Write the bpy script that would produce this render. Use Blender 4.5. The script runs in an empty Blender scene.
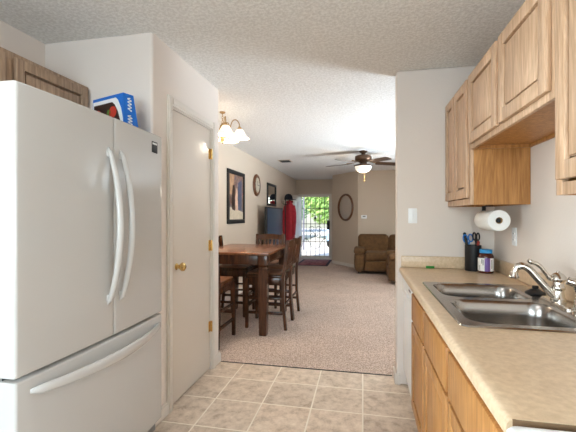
import bpy, bmesh, math, random
from mathutils import Vector, Matrix, noise
R = math.radians
PI = math.pi
random.seed(7)
S = bpy.context.scene
COL = S.collection

# ------------------------------------------------------------------ camera, world, lights, exposure
F_PX, YAW, V0, CAM_H = 367.8, 0.2018, 216.2, 1.309
cd = bpy.data.cameras.new('camera'); cam = bpy.data.objects.new('camera', cd); COL.objects.link(cam)
cam.location = (0, 0, CAM_H); cam.rotation_euler = (PI / 2, 0, YAW)
cd.sensor_width = 36; cd.lens = F_PX / 576 * 36; cd.shift_y = (V0 - 216) / 576
cd.clip_start = 0.02; cd.clip_end = 200
S.camera = cam
S.view_settings.view_transform = 'Standard'
S.view_settings.look = 'None'
S.view_settings.gamma = 1
S.view_settings.use_curve_mapping = False
S.view_settings.exposure = 0.6

W = bpy.data.worlds.new('world'); S.world = W; W.use_nodes = True
wn = W.node_tree.nodes; bg = wn['Background']
sky = wn.new('ShaderNodeTexSky'); sky.sky_type = 'NISHITA'; sky.sun_disc = False
sky.sun_elevation = R(42); sky.sun_rotation = R(200); sky.air_density = 1.0; sky.dust_density = 1.5
W.node_tree.links.new(sky.outputs[0], bg.inputs[0]); bg.inputs[1].default_value = 0.35


def light(name, kind, loc, energy, color=(1, 1, 1), rot=(0, 0, 0), size=None, size_y=None, radius=None):
    l = bpy.data.lights.new(name, kind); l.energy = energy; l.color = color
    if kind == 'AREA':
        l.shape = 'RECTANGLE'; l.size = size; l.size_y = size_y or size
    elif kind == 'SUN':
        l.angle = R(1)
    elif radius is not None:
        l.shadow_soft_size = radius
    o = bpy.data.objects.new(name, l); COL.objects.link(o)
    o.location = loc; o.rotation_euler = rot
    return o


light('sun', 'SUN', (0, 5, 8), 4.0, (1, .95, .88), (R(40), 0, R(-22)))
# area lights standing in for daylight, outside unseen windows and glass doors added here
light('kitchen_added_daylight', 'AREA', (-0.55, -2.65, 1.45), 105, (.68, .84, 1.0), (R(100), 0, 0), 2.4, 1.5)
light('left_added_daylight', 'AREA', (-2.35, -.25, 1.2), 115, (.80, .90, 1.0), (0, R(-102), 0), 2.1, 1.9)
lw_ = light('living_added_daylight', 'AREA', (4.05, 5.3, .9), 260, (.74, .87, 1.0), (0, R(140), 0), 2.1, 1.5)  # added, tilted up to brighten the ceiling
lw_.data.spread = R(100)

# ------------------------------------------------------------------ materials


def new_mat(name):
    m = bpy.data.materials.new(name); m.use_nodes = True
    nt = m.node_tree; b = nt.nodes['Principled BSDF']
    return m, nt, b


def setp(b, **k):
    for n, v in k.items():
        b.inputs[n.replace('_', ' ')].default_value = v


def rgb(r, g, b):
    f = lambda c: ((c / 255 + .055) / 1.055) ** 2.4 if c > 10 else c / 255 / 12.92
    return (f(r), f(g), f(b), 1)


def plain(name, col, rough=.5, metal=0, bump=0, bscale=200, vary=0, vscale=8, **kw):
    m, nt, b = new_mat(name); N = nt.nodes; L = nt.links
    setp(b, Base_Color=col, Roughness=rough, Metallic=metal)
    for k, v in kw.items():
        b.inputs[k.replace('_', ' ')].default_value = v
    tc = N.new('ShaderNodeTexCoord')
    if vary:
        n = N.new('ShaderNodeTexNoise'); n.inputs['Scale'].default_value = vscale; n.inputs['Detail'].default_value = 5
        r = N.new('ShaderNodeValToRGB')
        r.color_ramp.elements[0].position = .3; r.color_ramp.elements[1].position = .7
        r.color_ramp.elements[0].color = (col[0] * (1 - vary), col[1] * (1 - vary), col[2] * (1 - vary), 1)
        r.color_ramp.elements[1].color = (min(1, col[0] * (1 + vary)), min(1, col[1] * (1 + vary)), min(1, col[2] * (1 + vary)), 1)
        L.new(tc.outputs['Object'], n.inputs['Vector']); L.new(n.outputs['Fac'], r.inputs[0]); L.new(r.outputs[0], b.inputs['Base Color'])
    if bump:
        n = N.new('ShaderNodeTexNoise'); n.inputs['Scale'].default_value = bscale; n.inputs['Detail'].default_value = 4
        bp = N.new('ShaderNodeBump'); bp.inputs['Strength'].default_value = bump; bp.inputs['Distance'].default_value = .01
        L.new(tc.outputs['Object'], n.inputs['Vector']); L.new(n.outputs['Fac'], bp.inputs['Height']); L.new(bp.outputs[0], b.inputs['Normal'])
    return m


def wood(name, c1, c2, rough=.42, scale=(34, 34, 2.2), axis=None, dist=1.5):
    m, nt, b = new_mat(name); N = nt.nodes; L = nt.links
    tc = N.new('ShaderNodeTexCoord'); mp = N.new('ShaderNodeMapping'); mp.inputs['Scale'].default_value = scale
    n = N.new('ShaderNodeTexNoise'); n.inputs['Scale'].default_value = 1; n.inputs['Detail'].default_value = 6; n.inputs['Distortion'].default_value = dist
    n2 = N.new('ShaderNodeTexNoise'); n2.inputs['Scale'].default_value = 6; n2.inputs['Detail'].default_value = 3
    mp2 = N.new('ShaderNodeMapping'); mp2.inputs['Scale'].default_value = (scale[0] * .9, scale[1] * .9, scale[2] * .9)
    r = N.new('ShaderNodeValToRGB'); e = r.color_ramp.elements
    e[0].position = .34; e[0].color = c2; e[1].position = .62; e[1].color = c1
    mx = N.new('ShaderNodeMixRGB'); mx.blend_type = 'MULTIPLY'; mx.inputs[0].default_value = .35
    L.new(tc.outputs['Object'], mp.inputs[0]); L.new(mp.outputs[0], n.inputs['Vector'])
    L.new(tc.outputs['Object'], mp2.inputs[0]); L.new(mp2.outputs[0], n2.inputs['Vector'])
    L.new(n.outputs['Fac'], r.inputs[0]); L.new(r.outputs[0], mx.inputs[1])
    r2 = N.new('ShaderNodeValToRGB'); r2.color_ramp.elements[0].position = .4; r2.color_ramp.elements[0].color = (.62, .55, .5, 1); r2.color_ramp.elements[1].position = .55; r2.color_ramp.elements[1].color = (1, 1, 1, 1)
    L.new(n2.outputs['Fac'], r2.inputs[0]); L.new(r2.outputs[0], mx.inputs[2])
    mp3 = N.new('ShaderNodeMapping'); mp3.inputs['Scale'].default_value = (scale[0] * .13, scale[1] * .13, scale[2] * .3)
    n3 = N.new('ShaderNodeTexNoise'); n3.inputs['Scale'].default_value = 1; n3.inputs['Detail'].default_value = 1
    sn = N.new('ShaderNodeMath'); sn.operation = 'MULTIPLY'; sn.inputs[1].default_value = 110
    sn2 = N.new('ShaderNodeMath'); sn2.operation = 'SINE'
    r3 = N.new('ShaderNodeValToRGB'); r3.color_ramp.elements[0].position = .0; r3.color_ramp.elements[0].color = (.80, .76, .72, 1); r3.color_ramp.elements[1].position = .55; r3.color_ramp.elements[1].color = (1, 1, 1, 1)
    mx3 = N.new('ShaderNodeMixRGB'); mx3.blend_type = 'MULTIPLY'; mx3.inputs[0].default_value = .55
    L.new(tc.outputs['Object'], mp3.inputs[0]); L.new(mp3.outputs[0], n3.inputs['Vector']); L.new(n3.outputs['Fac'], sn.inputs[0]); L.new(sn.outputs[0], sn2.inputs[0]); L.new(sn2.outputs[0], r3.inputs[0])
    L.new(mx.outputs[0], mx3.inputs[1]); L.new(r3.outputs[0], mx3.inputs[2]); mx = mx3
    L.new(mx.outputs[0], b.inputs['Base Color'])
    bp = N.new('ShaderNodeBump'); bp.inputs['Strength'].default_value = .12; bp.inputs['Distance'].default_value = .004
    L.new(n.outputs['Fac'], bp.inputs['Height']); L.new(bp.outputs[0], b.inputs['Normal'])
    setp(b, Roughness=rough)
    return m


M = {}
M['wall'] = plain('wall_paint', rgb(226, 214, 204), .75, bump=.12, bscale=90)
M['wall_tan'] = plain('wall_tan_dimmed', rgb(204, 187, 168), .75, bump=.12, bscale=90)  # far walls' tan; on the dining wall it stands in for dimmer light
M['white_trim'] = plain('white_trim_paint', rgb(218, 208, 197), .4)
M['door_paint'] = plain('door_paint', rgb(212, 199, 185), .4)
M['oak'] = wood('honey_oak', rgb(216, 182, 150), rgb(196, 158, 124), scale=(46, 46, 2.6))
M['oak_side'] = wood('oak_veneer_dimmed', rgb(198, 143, 84), rgb(172, 118, 62), scale=(40, 44, 2.2))  # same oak darker: the base cabinets' dimmer light is put into it
M['oak_old'] = wood('greyed_oak', rgb(180, 152, 126), rgb(146, 120, 98), scale=(30, 30, 2))
M['cherry'] = wood('dark_cherry_wood', rgb(92, 55, 33), rgb(58, 32, 18), .24, scale=(24, 24, 3))
M['cherry_top'] = wood('table_top_wood', rgb(142, 92, 60), rgb(110, 68, 42), .22, scale=(20, 3, 20))
M['fridge'] = plain('refrigerator_enamel', rgb(197, 194, 190), .17)
M['plastic_white'] = plain('white_plastic', rgb(243, 244, 245), .35)
M['plastic_grey'] = plain('grey_plastic', rgb(120, 120, 122), .4)
M['black'] = plain('black_plastic', (.007, .007, .008, 1), .5)
M['iron'] = plain('black_iron', (.02, .02, .022, 1), .5)
M['gap'] = plain('rubber_gasket', (.03, .03, .03, 1), .8)
M['brass'] = plain('polished_brass', (.72, .50, .20, 1), .25, 1)
M['bronze'] = plain('oiled_bronze', (.10, .055, .032, 1), .35, .7)
M['antique'] = plain('antique_brass', (.42, .27, .12, 1), .35, .9)
M['nickel'] = plain('brushed_nickel', (.62, .57, .51, 1), .18, 1)
M['steel'] = plain('stainless_steel', (.36, .335, .31, 1), .22, 1)
M['sofa'] = plain('brown_microfibre', rgb(98, 69, 40), .95, bump=.25, bscale=60, vary=.22, vscale=14)
M['seat_fabric'] = plain('tan_seat_cover', rgb(124, 80, 52), .5)
M['red'] = plain('red_jacket_cloth', rgb(168, 38, 52), .85, bump=.2, bscale=40, vary=.2, vscale=12)
M['navy'] = plain('dark_cap_cloth', rgb(24, 26, 38), .9)
M['blue_card'] = plain('blue_cardboard', rgb(24, 108, 200), .4)
M['blue_plastic'] = plain('blue_plastic', rgb(30, 120, 200), .35)
M['cyan_lid'] = plain('blue_jar_lid', rgb(40, 150, 215), .4)
M['white_card'] = plain('white_card', rgb(238, 238, 236), .5)
M['carton'] = plain('brown_cardboard', rgb(190, 150, 100), .7)
M['apple'] = plain('red_fruit_print', rgb(190, 60, 45), .4)
M['leaf_print'] = plain('green_print', rgb(80, 120, 50), .4)
M['dark_print'] = plain('dark_print', rgb(50, 32, 28), .4)
M['paper'] = plain('paper_towel_paper', rgb(240, 238, 234), .9, bump=.2, bscale=150)
M['jar'] = plain('amber_jar_contents', rgb(74, 30, 22), .15)
M['purple'] = plain('purple_label', rgb(112, 82, 150), .5)
M['sponge'] = plain('green_sponge', rgb(40, 140, 50), .8, bump=.4, bscale=300)
M['mirror'] = plain('mirror_glass', (.86, .87, .88, 1), .03, 1)
M['screen'] = plain('dark_screen_glass', rgb(46, 64, 88), .4)
M['clock_face'] = plain('cream_dial', rgb(200, 190, 170), .5)
M['wood_frame'] = wood('walnut_frame', rgb(120, 76, 44), rgb(80, 46, 26), .35)
M['concrete'] = plain('pale_concrete', rgb(205, 200, 192), .9, bump=.1, vary=.08, vscale=3)
M['stucco'] = plain('pale_stucco', rgb(226, 220, 212), .9, bump=.2, bscale=60)
M['roof_grey'] = plain('grey_roof', rgb(110, 112, 124), .8)
M['bark'] = plain('bark', rgb(92, 76, 60), .9, bump=.4, bscale=40)
M['car_blue'] = plain('blue_car_paint', rgb(150, 182, 218), .25)
M['tyre'] = plain('tyre_rubber', (.02, .02, .02, 1), .8)
M['burner'] = plain('black_coil', (.015, .015, .015, 1), .6)
M['oven_glass'] = plain('dark_oven_glass', (.01, .01, .01, 1), .1)


def emit_mat(name, col, strength, base=(.9, .88, .82, 1)):
    m, nt, b = new_mat(name)
    setp(b, Base_Color=base, Roughness=.3, Emission_Color=col, Emission_Strength=strength)
    return m


M['shade_lit'] = emit_mat('lit_frosted_glass', (1, .88, .70, 1), .45)
M['bowl_lit'] = emit_mat('lit_bowl_glass', (1, .90, .74, 1), .35)
M['fixture_lit'] = emit_mat('lit_diffuser', (.97, .97, 1, 1), 4.5)


def glass_mat():
    m = bpy.data.materials.new('window_glass'); m.use_nodes = True; nt = m.node_tree; nt.nodes.clear()
    o = nt.nodes.new('ShaderNodeOutputMaterial'); t = nt.nodes.new('ShaderNodeBsdfTransparent'); g = nt.nodes.new('ShaderNodeBsdfGlossy')
    g.inputs['Roughness'].default_value = .02; t.inputs[0].default_value = (.95, .98, .97, 1)
    f = nt.nodes.new('ShaderNodeFresnel'); f.inputs[0].default_value = 1.45; mx = nt.nodes.new('ShaderNodeMixShader')
    nt.links.new(f.outputs[0], mx.inputs[0]); nt.links.new(t.outputs[0], mx.inputs[1]); nt.links.new(g.outputs[0], mx.inputs[2]); nt.links.new(mx.outputs[0], o.inputs[0])
    return m


M['glass'] = glass_mat()


def leaf_mat(name, c1, c2):
    m, nt, b = new_mat(name); N = nt.nodes; L = nt.links
    tc = N.new('ShaderNodeTexCoord'); n = N.new('ShaderNodeTexNoise'); n.inputs['Scale'].default_value = 3
    r = N.new('ShaderNodeValToRGB'); r.color_ramp.elements[0].position = .35; r.color_ramp.elements[1].position = .65
    r.color_ramp.elements[0].color = c1; r.color_ramp.elements[1].color = c2
    L.new(tc.outputs['Object'], n.inputs['Vector']); L.new(n.outputs['Fac'], r.inputs[0]); L.new(r.outputs[0], b.inputs['Base Color'])
    setp(b, Roughness=.6)
    return m


M['leaves'] = leaf_mat('tree_leaves', rgb(130, 180, 95), rgb(200, 225, 140))
M['leaves2'] = leaf_mat('tree_leaves_dark', rgb(110, 165, 110), rgb(160, 205, 150))


def tile_mat():
    m, nt, b = new_mat('floor_tiles'); N = nt.nodes; L = nt.links
    s = .3447; x0 = -1.0375; y0 = 2.8296; g = .005
    tc = N.new('ShaderNodeTexCoord'); sp = N.new('ShaderNodeSeparateXYZ'); L.new(tc.outputs['Object'], sp.inputs[0])

    def math_(op, a, bb=None):
        n = N.new('ShaderNodeMath'); n.operation = op
        for i, q in enumerate((a, bb)):
            if q is None: continue
            if isinstance(q, (int, float)): n.inputs[i].default_value = q
            else: L.new(q, n.inputs[i])
        return n.outputs[0]
    cells = []; dist = []
    for out, o in ((sp.outputs[0], x0), (sp.outputs[1], y0)):
        t = math_('DIVIDE', math_('SUBTRACT', out, o), s)
        cells.append(math_('FLOOR', t))
        fr = math_('FRACT', t)
        dist.append(math_('MULTIPLY', math_('MINIMUM', fr, math_('SUBTRACT', 1.0, fr)), s))
    d = math_('MINIMUM', dist[0], dist[1])
    mr = N.new('ShaderNodeMapRange'); mr.inputs[1].default_value = g * .7; mr.inputs[2].default_value = g * 1.3
    L.new(d, mr.inputs[0])
    cx = N.new('ShaderNodeCombineXYZ'); L.new(cells[0], cx.inputs[0]); L.new(cells[1], cx.inputs[1])
    wn_ = N.new('ShaderNodeTexWhiteNoise'); wn_.noise_dimensions = '3D'; L.new(cx.outputs[0], wn_.inputs['Vector'])
    va = N.new('ShaderNodeVectorMath'); va.operation = 'MULTIPLY_ADD'
    L.new(wn_.outputs['Color'], va.inputs[0]); va.inputs[1].default_value = (7, 7, 7); L.new(tc.outputs['Object'], va.inputs[2])
    n = N.new('ShaderNodeTexNoise'); n.inputs['Scale'].default_value = 15; n.inputs['Detail'].default_value = 8; n.inputs['Roughness'].default_value = .72
    L.new(va.outputs[0], n.inputs['Vector'])
    r = N.new('ShaderNodeValToRGB'); e = r.color_ramp.elements
    e[0].position = .32; e[0].color = rgb(172, 148, 126); e[1].position = .70; e[1].color = rgb(232, 214, 194)
    e2 = e.new(.5); e2.color = rgb(210, 188, 166)
    L.new(n.outputs['Fac'], r.inputs[0])
    hv = N.new('ShaderNodeHueSaturation'); L.new(r.outputs[0], hv.inputs['Color'])
    L.new(math_('ADD', math_('MULTIPLY', wn_.outputs['Value'], .16), .92), hv.inputs['Value'])
    mx = N.new('ShaderNodeMixRGB'); L.new(mr.outputs[0], mx.inputs[0]); mx.inputs[1].default_value = rgb(240, 228, 210); L.new(hv.outputs[0], mx.inputs[2])
    L.new(mx.outputs[0], b.inputs['Base Color'])
    bp = N.new('ShaderNodeBump'); bp.inputs['Strength'].default_value = .5; bp.inputs['Distance'].default_value = .003
    L.new(math_('ADD', mr.outputs[0], math_('MULTIPLY', n.outputs['Fac'], .4)), bp.inputs['Height']); L.new(bp.outputs[0], b.inputs['Normal'])
    setp(b, Roughness=.42)
    return m


def noisy2(name, c1, c2, scale, rough, bump, bdist, detail=6, p=(.35, .65), metal=0, big=None):
    m, nt, b = new_mat(name); N = nt.nodes; L = nt.links
    tc = N.new('ShaderNodeTexCoord'); n = N.new('ShaderNodeTexNoise'); n.inputs['Scale'].default_value = scale; n.inputs['Detail'].default_value = detail; n.inputs['Roughness'].default_value = .65
    L.new(tc.outputs['Object'], n.inputs['Vector'])
    r = N.new('ShaderNodeValToRGB'); r.color_ramp.elements[0].position = p[0]; r.color_ramp.elements[1].position = p[1]
    r.color_ramp.elements[0].color = c1; r.color_ramp.elements[1].color = c2
    L.new(n.outputs['Fac'], r.inputs[0]); out = r.outputs[0]
    if big:
        n2 = N.new('ShaderNodeTexNoise'); n2.inputs['Scale'].default_value = big[0]; n2.inputs['Detail'].default_value = 4; L.new(tc.outputs['Object'], n2.inputs['Vector'])
        r2 = N.new('ShaderNodeValToRGB'); r2.color_ramp.elements[0].position = .35; r2.color_ramp.elements[1].position = .65
        r2.color_ramp.elements[0].color = (big[1],) * 3 + (1,); r2.color_ramp.elements[1].color = (1, 1, 1, 1)
        L.new(n2.outputs['Fac'], r2.inputs[0]); mx = N.new('ShaderNodeMixRGB'); mx.blend_type = 'MULTIPLY'; mx.inputs[0].default_value = 1
        L.new(out, mx.inputs[1]); L.new(r2.outputs[0], mx.inputs[2]); out = mx.outputs[0]
    L.new(out, b.inputs['Base Color'])
    if bump:
        bp = N.new('ShaderNodeBump'); bp.inputs['Strength'].default_value = bump; bp.inputs['Distance'].default_value = bdist
        L.new(n.outputs['Fac'], bp.inputs['Height']); L.new(bp.outputs[0], b.inputs['Normal'])
    setp(b, Roughness=rough, Metallic=metal)
    return m


M['tile'] = tile_mat()
M['carpet'] = noisy2('beige_carpet', rgb(148, 120, 104), rgb(240, 216, 198), 105, .98, 1.0, .014, 5, big=(2.2, .9))
M['ceiling'] = noisy2('textured_ceiling', rgb(222, 219, 214), rgb(240, 238, 234), 52, .9, .6, .012, 4, (.42, .6))
M['laminate'] = noisy2('beige_laminate', rgb(206, 178, 144), rgb(224, 198, 166), 55, .33, 0, .002, 9, (.36, .64), big=(9, .94))


def rug_mat():
    m, nt, b = new_mat('patterned_rug'); N = nt.nodes; L = nt.links
    tc = N.new('ShaderNodeTexCoord'); v = N.new('ShaderNodeTexVoronoi'); v.inputs['Scale'].default_value = 9
    r = N.new('ShaderNodeValToRGB'); e = r.color_ramp.elements
    e[0].position = .1; e[0].color = rgb(60, 34, 52); e[1].position = .6; e[1].color = rgb(150, 92, 92)
    q = e.new(.35); q.color = rgb(120, 44, 54)
    L.new(tc.outputs['Object'], v.inputs['Vector']); L.new(v.outputs['Distance'], r.inputs[0]); L.new(r.outputs[0], b.inputs['Base Color'])
    setp(b, Roughness=.95)
    return m


M['rug'] = rug_mat()
M['rug_border'] = plain('dark_rug_border', rgb(52, 32, 48), .95)


def art_mat():
    m, nt, b = new_mat('street_scene_print'); N = nt.nodes; L = nt.links
    tc = N.new('ShaderNodeTexCoord'); mp = N.new('ShaderNodeMapping'); mp.inputs['Scale'].default_value = (1, 9, 4)
    n = N.new('ShaderNodeTexNoise'); n.inputs['Scale'].default_value = 1.6; n.inputs['Detail'].default_value = 5; n.inputs['Distortion'].default_value = 1.2
    r = N.new('ShaderNodeValToRGB'); e = r.color_ramp.elements
    e[0].position = .30; e[0].color = rgb(38, 28, 30); e[1].position = .72; e[1].color = rgb(216, 196, 172)
    for p, c in ((.42, rgb(110, 74, 58)), (.5, rgb(150, 120, 100)), (.58, rgb(90, 92, 112)), (.64, rgb(170, 84, 70))):
        q = e.new(p); q.color = c
    L.new(tc.outputs['Object'], mp.inputs[0]); L.new(mp.outputs[0], n.inputs['Vector']); L.new(n.outputs['Fac'], r.inputs[0]); L.new(r.outputs[0], b.inputs['Base Color'])
    setp(b, Roughness=.3)
    return m


M['art'] = art_mat()

# ------------------------------------------------------------------ mesh helpers


class MB:
    """collects shapes; off is subtracted so that shapes may be given in room coordinates"""

    def __init__(self, off=(0, 0, 0)):
        self.bm = bmesh.new(); self.off = Vector(off)

    def _merge(self, b2, mat=None):
        if mat is not None: bmesh.ops.transform(b2, matrix=mat, verts=b2.verts)
        me = bpy.data.meshes.new('t'); b2.to_mesh(me); b2.free(); self.bm.from_mesh(me); bpy.data.meshes.remove(me)
        return self

    def box(self, x0, x1, y0, y1, z0, z1, bev=0, seg=2, mat=None):
        b = bmesh.new(); bmesh.ops.create_cube(b, size=1)
        bmesh.ops.transform(b, matrix=Matrix.Translation(((x0 + x1) / 2, (y0 + y1) / 2, (z0 + z1) / 2)) @ Matrix.Diagonal((abs(x1 - x0), abs(y1 - y0), abs(z1 - z0), 1)), verts=b.verts)
        if bev: bmesh.ops.bevel(b, geom=b.edges[:], offset=bev, segments=seg, affect='EDGES', profile=.5, clamp_overlap=True)
        return self._merge(b, mat)

    def hexa(self, c):
        """8 corners: bottom 4 (ccw), top 4"""
        b = bmesh.new(); v = [b.verts.new(p) for p in c]
        for f in ((3, 2, 1, 0), (4, 5, 6, 7), (0, 1, 5, 4), (1, 2, 6, 5), (2, 3, 7, 6), (3, 0, 4, 7)): b.faces.new([v[i] for i in f])
        return self._merge(b)

    def taper(self, cx, cy, z0, z1, w0, w1, bev=0):
        b = bmesh.new()
        v = [b.verts.new((cx + sx * w / 2, cy + sy * w / 2, z)) for z, w in ((z0, w0), (z1, w1)) for sx, sy in ((-1, -1), (1, -1), (1, 1), (-1, 1))]
        for f in ((3, 2, 1, 0), (4, 5, 6, 7), (0, 1, 5, 4), (1, 2, 6, 5), (2, 3, 7, 6), (3, 0, 4, 7)): b.faces.new([v[i] for i in f])
        if bev: bmesh.ops.bevel(b, geom=b.edges[:], offset=bev, segments=2, affect='EDGES')
        return self._merge(b)

    def lathe(self, prof, c=(0, 0, 0), seg=32, axis='z', mat=None):
        b = bmesh.new(); rings = []
        for r, z in prof:
            if r < 1e-6: rings.append([b.verts.new((0, 0, z))])
            else: rings.append([b.verts.new((r * math.cos(2 * PI * i / seg), r * math.sin(2 * PI * i / seg), z)) for i in range(seg)])
        for a, d in zip(rings, rings[1:]):
            for i in range(seg):
                j = (i + 1) % seg
                if len(a) == 1 and len(d) == 1: continue
                if len(a) == 1: b.faces.new((a[0], d[j], d[i]))
                elif len(d) == 1: b.faces.new((a[i], a[j], d[0]))
                else: b.faces.new((a[i], a[j], d[j], d[i]))
        rot = {'z': Matrix.Identity(4), 'x': Matrix.Rotation(PI / 2, 4, 'Y'), 'y': Matrix.Rotation(-PI / 2, 4, 'X')}[axis]
        bmesh.ops.transform(b, matrix=Matrix.Translation(c) @ rot, verts=b.verts)
        bmesh.ops.recalc_face_normals(b, faces=b.faces)
        return self._merge(b, mat)

    def tube(self, pts, r, seg=10, caps=True, flat=None, up=(0, 0, 1)):
        """r: number or list; flat=(a,b) elliptical cross-section factors"""
        pts = [Vector(p) for p in pts]; b = bmesh.new(); rings = []
        prev = None
        for i, p in enumerate(pts):
            t = (pts[min(i + 1, len(pts) - 1)] - pts[max(i - 1, 0)]).normalized()
            if prev is None:
                u = Vector(up)
                if abs(u.dot(t)) > .95: u = Vector((1, 0, 0))
                n = (u - t * u.dot(t)).normalized()
            else:
                n = (prev - t * prev.dot(t)).normalized()
            prev = n; bi = t.cross(n); rr = r[i] if isinstance(r, (list, tuple)) else r
            fa, fb = flat or (1, 1)
            rings.append([b.verts.new(p + n * rr * fa * math.cos(2 * PI * k / seg) + bi * rr * fb * math.sin(2 * PI * k / seg)) for k in range(seg)])
        for a, d in zip(rings, rings[1:]):
            for k in range(seg): b.faces.new((a[k], a[(k + 1) % seg], d[(k + 1) % seg], d[k]))
        if caps:
            b.faces.new(rings[0][::-1]); b.faces.new(rings[-1])
        bmesh.ops.recalc_face_normals(b, faces=b.faces)
        return self._merge(b)

    def sphere(self, c, r, seg=20, sc=(1, 1, 1)):
        b = bmesh.new(); bmesh.ops.create_uvsphere(b, u_segments=seg, v_segments=max(8, seg // 2), radius=r)
        return self._merge(b, Matrix.Translation(c) @ Matrix.Diagonal((*sc, 1)))

    def prism(self, poly, z0, z1, mat=None):
        """poly: 2-D outline (x,y) extruded along z"""
        b = bmesh.new(); lo = [b.verts.new((x, y, z0)) for x, y in poly]; hi = [b.verts.new((x, y, z1)) for x, y in poly]
        n = len(poly); b.faces.new(lo[::-1]); b.faces.new(hi)
        for i in range(n): b.faces.new((lo[i], lo[(i + 1) % n], hi[(i + 1) % n], hi[i]))
        bmesh.ops.recalc_face_normals(b, faces=b.faces)
        return self._merge(b, mat)

    def loft(self, rings, cap0=True, cap1=True):
        b = bmesh.new(); rs = [[b.verts.new(p) for p in ring] for ring in rings]; n = len(rs[0])
        for a, d in zip(rs, rs[1:]):
            for i in range(n): b.faces.new((a[i], a[(i + 1) % n], d[(i + 1) % n], d[i]))
        if cap0: b.faces.new(rs[0][::-1])
        if cap1: b.faces.new(rs[-1])
        bmesh.ops.recalc_face_normals(b, faces=b.faces)
        return self._merge(b)

    def fill(self, loops, z, thick):
        """flat plate with holes: loops[0] outline, the others holes, extruded down by thick"""
        b = bmesh.new(); es = []
        for lp in loops:
            vs = [b.verts.new((x, y, z)) for x, y in lp]
            es += [b.edges.new((vs[i], vs[(i + 1) % len(vs)])) for i in range(len(vs))]
        bmesh.ops.triangle_fill(b, use_beauty=True, use_dissolve=False, edges=es)
        if thick:
            g = bmesh.ops.extrude_face_region(b, geom=b.faces[:])
            bmesh.ops.translate(b, vec=(0, 0, -thick), verts=[v for v in g['geom'] if isinstance(v, bmesh.types.BMVert)])
        bmesh.ops.recalc_face_normals(b, faces=b.faces)
        return self._merge(b)

    def build(self, name, mat, parent=None, smooth=35, mat4=None):
        bm = self.bm
        if self.off.length: bmesh.ops.translate(bm, vec=-self.off, verts=bm.verts)
        if mat4 is not None: bmesh.ops.transform(bm, matrix=mat4, verts=bm.verts)
        me = bpy.data.meshes.new(name); bm.to_mesh(me); bm.free()
        me.materials.append(M[mat] if isinstance(mat, str) else mat)
        if smooth:
            for p in me.polygons: p.use_smooth = True
            me.set_sharp_from_angle(angle=R(smooth))
        o = bpy.data.objects.new(name, me); COL.objects.link(o)
        if parent: o.parent = parent
        return o


def rrect(x0, x1, y0, y1, r, n=6):
    out = []
    for cx, cy, a in ((x1 - r, y1 - r, 0), (x0 + r, y1 - r, 90), (x0 + r, y0 + r, 180), (x1 - r, y0 + r, 270)):
        for i in range(n + 1):
            t = R(a + 90 * i / n); out.append((cx + r * math.cos(t), cy + r * math.sin(t)))
    return out


def tag(o, label=None, cat=None, group=None, kind=None):
    if label: o['label'] = label
    if cat: o['category'] = cat
    if group: o['group'] = group
    if kind: o['kind'] = kind
    return o


def thing(name, label, cat, loc=(0, 0, 0), rz=0, group=None):
    o = bpy.data.objects.new(name, None); COL.objects.link(o); o.empty_display_size = .1
    o.location = loc; o.rotation_euler = (0, 0, rz)
    return tag(o, label, cat, group)


def copy_tree(o, parent=None):
    c = o.copy(); COL.objects.link(c)
    if parent: c.parent = parent
    for ch in o.children: copy_tree(ch, c)
    return c


def struct(name, mb, mat, parent=None, label=None, smooth=0):
    o = mb.build(name, mat, parent, smooth)
    if not parent: tag(o, label, kind='structure')
    return o


def arc(p0, p1, p2, n=12):
    """quadratic bezier"""
    p0, p1, p2 = Vector(p0), Vector(p1), Vector(p2)
    return [p0 * (1 - t) ** 2 + p1 * 2 * t * (1 - t) + p2 * t * t for t in [i / n for i in range(n + 1)]]


def spline(pts, n=8):
    """Catmull-Rom through pts"""
    P = [Vector(p) for p in pts]; P = [2 * P[0] - P[1]] + P + [2 * P[-1] - P[-2]]; out = []
    for i in range(1, len(P) - 2):
        for k in range(n):
            t = k / n; a, b, c, d = P[i - 1:i + 3]
            out.append(.5 * ((2 * b) + (c - a) * t + (2 * a - 5 * b + 4 * c - d) * t * t + (3 * b - a - 3 * c + d) * t ** 3))
    out.append(P[-2]); return out


# ------------------------------------------------------------------ the room
CEIL = 2.44
XL, XP, Y1, Y2 = -2.05, -1.272, 2.05, 3.119        # left wall, pantry wall, pantry block
XS, YS, YS2, XW = .2545, 2.98, 3.10, .953          # stub wall end and faces, kitchen right wall
YB, XR, YF, YE = -2.4, 3.8, 9.36, 11.3             # kitchen back wall, living right wall, living far wall, entry wall
T = .12

struct('floor', MB().box(XL - T, XW + T, YB - T, 3.125, -.1, 0), 'tile', label='kitchen floor of square beige stone-look tiles')
struct('floor_carpet', MB().box(XL - T, XR + T, 3.125, YE + T, -.1, .004), 'carpet', label='beige carpet beyond the kitchen tiles')
struct('ceiling', MB().box(XL - T, XR + T, YB - T, YE + T, CEIL, CEIL + .12), 'ceiling', label='flat white textured ceiling')
lw = MB().box(XL - T, XL, YB - T, -1.15, 0, CEIL); lw.box(XL - T, XL, .65, Y2 - .05, 0, CEIL); lw.box(XL - T, XL, -1.15, .65, 2.05, CEIL)  # opening added for the unseen left glass door
struct('wall_left', lw, 'wall')
struct('wall_dining', MB().box(XL - T, XL, Y2 - .05, YE + T, 0, CEIL), 'wall_tan')  # darker tan puts the dining side's dimmer light into the wall colour
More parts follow.
